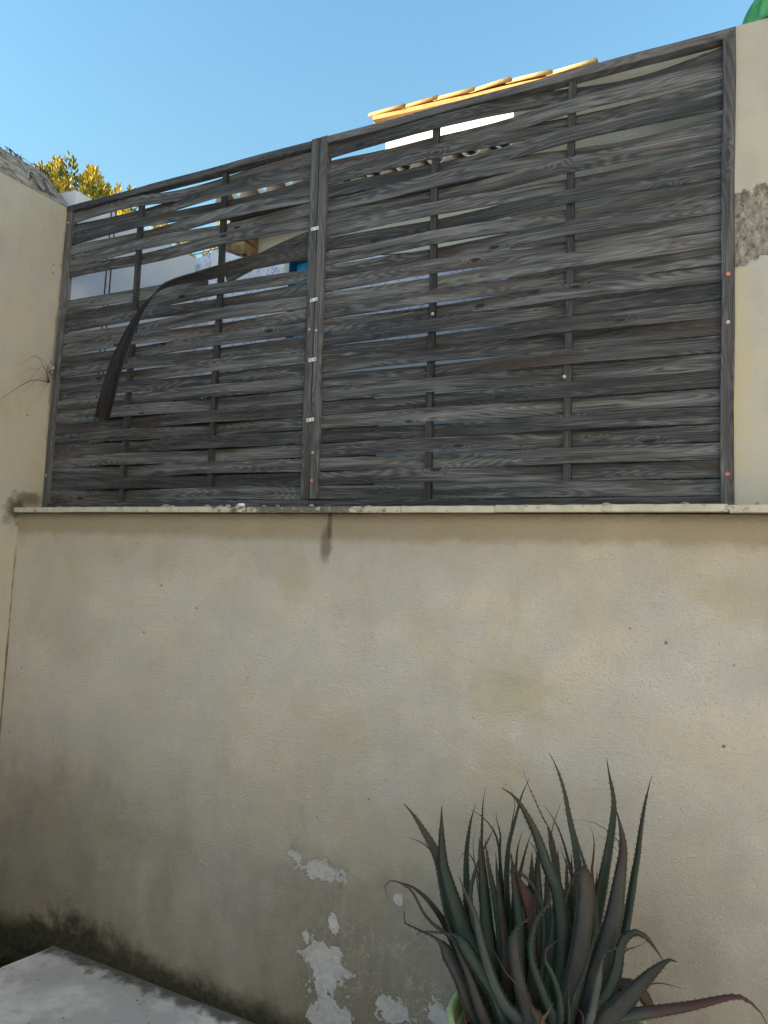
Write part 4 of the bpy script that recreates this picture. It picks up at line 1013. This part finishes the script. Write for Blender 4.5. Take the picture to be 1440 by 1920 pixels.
def sheet(x0, x1, za, zb, y, zbot, label, seed):
    NX, NZ = 70, 14
    V = []; F = []
    for j in range(NZ+1):
        for i in range(NX+1):
            u = i/NX; x = x0+(x1-x0)*u
            zt = za+(zb-za)*u - .03*math.sin(u*PI)
            z = zt+(zbot-zt)*j/NZ
            fold = (.018*math.sin(x*26+seed)+.010*math.sin(x*61+seed*2))*(.3+.7*j/NZ)
            V.append((x, y+fold, z))
    for j in range(NZ):
        for i in range(NX):
            a = j*(NX+1)+i; F.append((a, a+1, a+NX+2, a+NX+1))
    o = mk('hanging_sheet', V, F, 'printed_cloth', None, True)
    m = o.modifiers.new('thickness', 'SOLIDIFY'); m.thickness = .003
    return tag(o, label, 'sheet', 'printed sheets on the washing line')
sheet(-.19, .225, 1.965, 1.99, 1.12, 1.0, 'white cloth with faint blue print behind the broken slat, leftmost of three', 1)
sheet(.25, .80, 1.955, 1.79, 1.10, 1.05, 'white printed cloth hanging just left of the blue shutter', 2)
sheet(1.20, 2.42, 1.74, 1.70, 1.10, 1.05, 'wide white printed cloth hanging right of the blue shutter', 3)
line = empty('washing_line', (1.1, 1.11, -.12), 'thin washing line carrying the printed cloths behind the fence', 'washing line')
put_under(tube('cord', [(-.25, 1.115, 1.98), (.0, 1.115, 1.975), (.23, 1.11, 1.985), (.5, 1.105, 1.86), (.82, 1.10, 1.785), (1.2, 1.10, 1.735), (1.8, 1.10, 1.69), (2.48, 1.10, 1.70)], .003, 'cable_black'), line)
for x, zt in ((-.25, 1.99), (2.48, 1.72)):
    put_under(tube('pole', [(x, 1.11, -.13), (x, 1.11, zt*.5), (x, 1.11, zt)], .016, 'steel_screw', None, 8), line)

house = empty('tall_house', (1.0, 5.5, -.12), 'tall white house with sunlit clay tile edge behind the fence', 'house')
def rz(x): return 4.795-.045*(x+.27)
v = []
for y in (4.25, 8.0):
    v += [(-.17, y, -.12), (1.95, y, -.12), (1.95, y, rz(1.95)-.06), (-.17, y, rz(-.17)-.06)]
f = [(0, 1, 2, 3), (5, 4, 7, 6), (0, 4, 5, 1), (1, 5, 6, 2), (2, 6, 7, 3), (3, 7, 4, 0)]
put_under(mk('wall', v, f, 'white_render'), house)
v = []
for y in (4.03, 8.1):
    for x in (-.23, 2.0): v += [(x, y, rz(x)-.055), (x, y, rz(x)-.006)]
f = [(0, 2, 3, 1), (4, 5, 7, 6), (0, 1, 5, 4), (2, 6, 7, 3), (1, 3, 7, 5), (0, 4, 6, 2)]
put_under(mk('eave_slab', v, f, 'clay_tile'), house)
rs_ = random.Random(8)
for r in range(5):
    x = -.29+.03*r
    while x < 1.75:
        L = rs_.uniform(.36, .50); y = 4.10+.19*r+rs_.uniform(-.008, .008); tw = rs_.uniform(-.012, .012)
        barrel('verge_tile' if r == 0 else 'roof_tile', (x, y, rz(x)-.004+rs_.uniform(-.012, .012)), (x+L+.05, y+tw, rz(x+L)+.004+rs_.uniform(-.012, .012)), .080, .099, .018, (0, 0, 1), 'clay_tile', house)
        x += L

yw = empty('boundary_wall', (-4.5, 3.1, -.12), 'pale boundary wall at the back of the neighbouring yard', 'wall')
box('render', -9, -.46, 3.0, 3.2, -.15, 2.15, 'shed_plaster', yw)
box('capping', -9, -.46, 2.96, 3.24, 2.152, 2.20, 'cement', yw)

def hedge():
    r = empty('clipped_hedge', (.95, .55, -.12), 'dark clipped hedge close behind the left fence panel', 'hedge')
    rs = random.Random(3)
    V = []; F = []
    NX, NV = 60, 16
    for i in range(NX+1):
        x = .06+1.72*i/NX
        for j in range(NV):
            a = 2*PI*j/NV
            cy, cz = math.cos(a), math.sin(a)
            k = 1/max(abs(cy), abs(cz))**.7
            d = 1+.18*mnoise.noise(Vector((x*6, cy*3, cz*3)))
            V.append((x, .52+.17*cy*k*d, .30+.42*cz*k*d))
    for i in range(NX):
        for j in range(NV): F.append((i*NV+j, (i+1)*NV+j, (i+1)*NV+(j+1) % NV, i*NV+(j+1) % NV))
    F.append(tuple(range(NV))); F.append(tuple(NX*NV+j for j in range(NV-1, -1, -1)))
    put_under(mk('branches', V, F, 'bark'), r)
    V = []; F = []
    for q in range(5000):
        x = rs.uniform(.06, 1.78); a = rs.uniform(0, 2*PI)
        cy, cz = math.cos(a), math.sin(a); k = 1/max(abs(cy), abs(cz))**.7
        c = Vector((x, .52+.19*cy*k, .30+.45*cz*k)); d = Vector((rs.uniform(-1, 1), cy+rs.uniform(-.6, .6), cz+rs.uniform(-.3, .9))).normalized()
        s = d.cross(Vector((rs.uniform(-1, 1), rs.uniform(-1, 1), rs.uniform(-1, 1)))).normalized()*.009
        b = len(V); L = rs.uniform(.025, .045)
        V += [c, c+d*L*.5+s, c+d*L, c+d*L*.5-s]; F.append((b, b+1, b+2, b+3))
    put_under(mk('foliage', V, F, 'weed_leaf'), r)
hedge()

# ---------------------------------------------------------------- tree beyond the left wall
def tree():
    root = empty('leafy_tree', (-5.2, 5.2, -.12), 'bushy tree with sunlit yellow green tips beyond the left wall', 'tree')
    base = Vector((-5.2, 5.2, -.12))
    rs = random.Random(4)
    parts = []
    parts.append(tube(None, spline([base, base+Vector((.1, 0, 1.0)), base+Vector((-.05, .1, 2.0)), base+Vector((-.1, 0, 3.2))], 10), .13, None, None, 8, lambda t: 1-.5*t))
    tips = []
    # measured crown tips on the visible side
    for (x, z) in ((-7.44, 6.38), (-7.16, 6.28), (-7.07, 6.37), (-6.85, 6.38), (-6.72, 6.2), (-6.6, 6.36), (-6.45, 6.18), (-6.35, 6.05), (-6.91, 6.1), (-6.57, 5.98), (-6.16, 5.94), (-6.05, 6.07), (-5.94, 5.94), (-5.81, 5.87), (-5.69, 5.75), (-5.86, 5.7), (-6.24, 5.78), (-5.52, 5.56), (-5.29, 5.61), (-5.39, 5.47), (-5.13, 5.31), (-4.55, 5.06), (-4.02, 4.45), (-3.53, 4.57), (-3.38, 4.58), (-6.75, 5.88), (-6.04, 5.64), (-5.67, 5.52)):
        tips.append(Vector((x, 5.2+rs.uniform(-.15, .15), z-.36)))
    while len(tips) < 120:
        p = Vector((rs.uniform(-7.5, -3.3), rs.uniform(4.2, 6.3), rs.uniform(3.0, 6.0)))
        top = 5.45-max(0, (p.x+6.4))*.55 - max(0, -7.0-p.x)*.6
        if p.z < top and ((p.x+5.4)/2.3)**2+((p.z-4.4)/1.9)**2 < 1.15: tips.append(p)
    V = []; F = []; T = []
    for q, tip in enumerate(tips):
        m = base+Vector((0, 0, rs.uniform(1.8, 3.1)))
        mid = m.lerp(tip, .55)+Vector((rs.uniform(-.2, .2), rs.uniform(-.2, .2), -.1))
        if q % 2 == 0 or q < 28:
            parts.append(tube(None, spline([m, mid, tip+Vector((0, 0, .2))], 7), .03, None, None, 5, lambda t: 1-.8*t))
        tuft = rs.uniform(.20, .38); tone = rs.uniform(.55, 1.3)
        for k in range(130):
            u = rs.random()
            rad = .20*(1-u*.75)*rs.uniform(.3, 1)
            a = rs.uniform(0, 2*PI)
            c = tip+Vector((rad*math.cos(a), rad*math.sin(a), (u-.25)*tuft*1.6))
            d = Vector((math.cos(a)*.8, math.sin(a)*.8, .5+u+rs.uniform(-.3, .3))).normalized()
            l = rs.uniform(.06, .11); w = rs.uniform(.014, .024)
            s = d.cross(Vector((rs.uniform(-1, 1), rs.uniform(-1, 1), rs.uniform(-1, 1)))).normalized()
            nn = d.cross(s)*.006
            b = len(V)
            V += [c, c+d*l*.5+s*w+nn, c+d*l, c+d*l*.5-s*w+nn]
            tn = min(1, max(0, tone*(.45+.6*u)+rs.uniform(-.15, .15)))
            T += [(tn, 0, 0)]*4
            F.append((b, b+1, b+2, b+3))
    tv, tf = join_geo(parts)
    put_under(mk('trunk', tv, tf, 'bark', None, True), root)
    put_under(mk('crown', V, F, 'tree_leaf', None, False, {'tone': T}), root)
tree()

# ---------------------------------------------------------------- aloe in its pot
PCX, PCY, RIM = 3.12, -.56, -1.60
pot = empty('plant_pot', (PCX, PCY, -2.22), 'pale green round plastic pot holding the aloe', 'pot')
def lathe(name, prof, mat, parent, n=48, cx=PCX, cy=PCY):
    V = []; F = []
    for r, z in prof:
        for i in range(n):
            a = 2*PI*i/n; V.append((cx+r*math.cos(a), cy+r*math.sin(a), z))
    for k in range(len(prof)-1):
        for i in range(n): F.append((k*n+i, k*n+(i+1) % n, (k+1)*n+(i+1) % n, (k+1)*n+i))
    return put_under(mk(name, V, F, mat, None, True), parent)
lathe('pot_body', [(.001, -2.22), (.20, -2.22), (.205, -2.21), (.285, -1.66), (.272, -1.66), (.20, -2.19), (.001, -2.19)], 'pot_plastic', pot)
lathe('rim', [(.286, -1.665), (.302, -1.66), (.306, -1.61), (.30, -1.60), (.29, -1.60), (.284, -1.61), (.282, -1.665)], 'pot_plastic', pot)
lathe('potting_soil', [(.281, -1.70), (.20, -1.68), (.10, -1.665), (.001, -1.66)], 'soil', pot)
aloe = empty('aloe_plant', (PCX, PCY, -1.70), 'large spiky aloe with dark green leaves and withered tips in a pot', 'plant')
def leaf(idx, kind, prof, w, path):
    rs = random.Random(idx*13+1)
    pts = spline([Vector(p) for p in reversed(path)], 30)     # base -> tip
    n = len(pts)
    def width(t):
        if prof:                                     # withered: full width up to prof, then a thin dry tail
            q = t/prof
            a = .95-.36*max(0, q-.35)
            k = min(1, max(0, (t-prof+.03)/.07)); return w*1.1*(a*(1-k)+.16*k*(1-.75*max(0, t-prof)/(1-prof+.01)))
        return w*1.12*max(.035, (1-t**2.2)**.9*(.92+.12*math.sin(min(1, t*2)*PI)))
    back = sum(p.y for p in pts)/n > PCY
    phi = rs.uniform(-.45, .45)
    V = []; F = []; A = []
    NS = 10; edges = []
    for i in range(n):
        t = i/(n-1); p = pts[i]
        T = (pts[min(i+1, n-1)]-pts[max(i-1, 0)]).normalized()
        vd = (CAM_LOC-p).normalized()
        S = T.cross(vd).normalized(); N = S.cross(T).normalized()      # N towards the viewer
        ph = phi+.5*math.sin(t*2.2+idx)*.4
        S2 = S*math.cos(ph)+N*math.sin(ph); N2 = N*math.cos(ph)-S*math.sin(ph)
        out = -N2 if back else N2                    # convex side
        ww = width(t)*.5; th = ww*(.55 if kind not in 'db' else .4)
        for k in range(NS):
            if k < 6:
                u = -1+2*k/5; h = math.sqrt(max(0, 1-u*u))*.95
            else:
                u = 1-2*(k-5)/5; h = -.10 + .30*(1-u*u)*(1-.0)
            V.append(p+S2*u*ww+out*h*th); A.append((t, u, 0))
        edges.append((p+S2*ww, p-S2*ww, S2, T))
        if i:
            for k in range(NS): F.append(((i-1)*NS+k, (i-1)*NS+(k+1) % NS, i*NS+(k+1) % NS, i*NS+k))
    F.append(tuple(range(NS))[::-1]); F.append(tuple((n-1)*NS+k for k in range(NS)))
    nl = len(F)
    if kind in 'gslp' and w > .015:
        s = 0; nxt = .02
        for i in range(1, n-2):
            seglen = (pts[i]-pts[i-1]).length; s += seglen
            while s > nxt:
                u = 1-(s-nxt)/seglen
                for sd in (0, 1):
                    e = edges[i-1][sd].lerp(edges[i][sd], u); S2 = edges[i][2]*(1 if sd == 0 else -1); T = edges[i][3]
                    h = .0032*min(1, w/.03)
                    b = len(V); D_ = S2.cross(T)*.0012
                    V += [e-T*.004-S2*.001+D_, e+T*.003-S2*.001, e-T*.004-S2*.001-D_, e+S2*h+T*.003]
                    A += [(i/n, 1, 0)]*4
                    F += [(b, b+1, b+3), (b+1, b+2, b+3), (b+2, b, b+3)]
                nxt += rs.uniform(.014, .022)
    o = mk('leaf', V, F, 'aloe_'+kind, None, True, {'leaf': A})
    put_under(o, aloe)
for i, (k, pr, w, path) in enumerate(LEAVES): leaf(i, k, pr, w, path)
put_under(tube('stem', [(PCX, PCY, -1.69), (PCX+.01, PCY, -1.60), (PCX, PCY+.01, -1.50)], .05, 'bark', None, 8, lambda t: 1-.5*t), aloe)

# ---------------------------------------------------------------- dry weeds and small growth
weed = empty('dry_weed', (.0, -.03, .76), 'dry wispy weed growing from the crack beside the left post', 'weed')
root_p = Vector((.012, -.045, .74))
for i, (ey, ez, sag, r) in enumerate(((-.343, .578, .05, .0028), (-.26, .78, .10, .0016), (-.20, .70, .09, .0014), (-.17, .86, .04, .0012), (-.10, .90, .03, .0012), (-.22, .64, .05, .0012), (-.13, .62, .03, .0010), (-.09, .95, .02, .0012), (-.28, .70, .07, .0010))):
    e = Vector((.012+random.uniform(.0, .03), ey, ez))
    m = root_p.lerp(e, .5)+Vector((random.uniform(.01, .03), 0, sag))
    put_under(tube('stalk', spline([root_p, m, e], 12), r, 'twig', None, 5, lambda t: 1-.7*t), weed)
for i in range(6):
    c = (.018+random.uniform(0, .012), -.035-random.uniform(0, .035), .80+random.uniform(0, .05))
    lump('dry_leaf', c, random.uniform(.006, .013), 'debris', weed, 60+i, 1.3)
def creeper():
    r = empty('dead_creeper', (-.05, -.2, 1.9), 'dead dark creeper stems clinging to the left wall top', 'creeper')
    for i in range(34):
        y = -.02-random.random()**1.3*.55
        def crest(yy, u): 
            en = min(1, max(0, -yy/.13)); en = 1-(1-en)**2.2
            return 1.80+(.205*math.sin(min(1, u/.42)*PI/2))*(.16+.84*en)+.006
        pts = []
        yy = y; u = random.uniform(.05, .55)
        for k in range(6):
            pts.append((lw(1.8)-.35*u+.006, yy, crest(yy, u)+random.uniform(0, .016)))
            yy = min(-.012, yy+random.uniform(.005, .035)); u = max(.0, min(.7, u+random.uniform(-.08, .07)))
        put_under(tube('stem', spline(pts, 9), random.uniform(.0015, .004), 'twig', None, 5, lambda t: 1-.6*t), r)
creeper()
def tuft(name, c, n, h, mat, label, cat, spread=.5, lw_=.006):
    V = []; F = []
    c = Vector(c)
    for i in range(n):
        a = random.uniform(0, 2*PI); b0 = c+Vector((random.uniform(-.03, .03), random.uniform(-.03, .03), 0))
        d = Vector((math.cos(a)*spread, math.sin(a)*spread, 1)).normalized(); L = h*random.uniform(.5, 1)
        s = d.cross(Vector((math.sin(a*3), math.cos(a*2), .3))).normalized()*lw_
        b = len(V)
        V += [b0-s*.5, b0+s*.5, b0+d*L*.55+s-Vector((0, 0, L*.05)), b0+d*L*.55-s-Vector((0, 0, L*.05)), b0+d*L-Vector((0, 0, L*.18))]
        F += [(b, b+1, b+2, b+3), (b+3, b+2, b+4)]
    return tag(mk(name, V, F, mat), label, cat)
tuft('weed_tuft', (-.14, -.26, 1.99), 22, .08, 'silver_weed', 'small grey green weed sprouting on the left wall top', 'weed')
tuft('weed_tuft', (.30, -.30, -2.325), 30, .13, 'weed_leaf', 'dark low weed in the dirt corner beside the slab', 'weed', 1.2, .012)
tuft('weed_tuft', (.20, -.48, -2.325), 30, .14, 'weed_leaf', 'dark leafy weed at the foot of the left wall', 'weed', 1.2, .014)

# ---------------------------------------------------------------- unseen houses, added to shade the courtyard and bounce sunlight into it
def plain_house(loc, label, x0, x1, y0, y1, zt, opens, face_x):
    """block with window openings on the side that faces the courtyard (face_x)"""
    hs = empty('added_house', loc, label, 'house')
    t = .3
    inner = face_x - t if face_x == x1 else face_x + t
    a, b_ = sorted((face_x, inner))
    ys = sorted({y0, y1, *[o[0] for o in opens], *[o[1] for o in opens]})
    for ya, yb in zip(ys, ys[1:]):
        zz = [-2.4]
        for o in sorted(opens, key=lambda q: q[2]):
            if o[0] == ya: zz += [o[2], o[3]]
        zz.append(zt)
        for za, zb in zip(zz[::2], zz[1::2]): box('wall', a, b_, ya, yb, za, zb, 'house_plaster', hs)
    for (ya, yb, za, zb) in opens:
        mid = (a+b_)/2
        w = box('window', mid-.02, mid+.02, ya, yb, za, zb, 'glass_dark', hs)
        sg = 1 if face_x > inner else -1
        for q in ((ya, ya+.06, za, zb), (yb-.06, yb, za, zb), (ya+.061, yb-.061, zb-.06, zb), (ya+.061, yb-.061, za, za+.06), ((ya+yb)/2-.03, (ya+yb)/2+.03, za+.061, zb-.061)):
            f0, f1 = sorted((mid+sg*.022, mid+sg*.05))
            put_under(box('frame', f0, f1, q[0], q[1], q[2], q[3], 'house_trim'), w)
    if face_x == x1: box('body', x0, a-.005, y0, y1, -2.4, zt-.01, 'house_plaster', hs)
    else: box('body', b_+.005, x1, y0, y1, -2.4, zt-.01, 'house_plaster', hs)
    box('roof', x0-.12, x1+.12, y0-.12, y1+.12, zt+.002, zt+.10, 'clay_tile', hs)
plain_house((-5, -3, -2.4), 'added low plain house, unseen on the left, shading the courtyard', -9, -2.4, -6.4, .35, 4.6, [(-4.6, -3.6, .6, 1.9)], -2.4)
plain_house((7.5, -5, -2.4), 'added tall pale house, unseen on the right, bouncing sunlight into the courtyard', 5.2, 10, -10, -.4, 6.2, [(-3.2, -2.2, 2.6, 4.0), (-6.4, -5.4, 2.6, 4.0), (-5.0, -4.0, -1.2, .2)], 5.2)
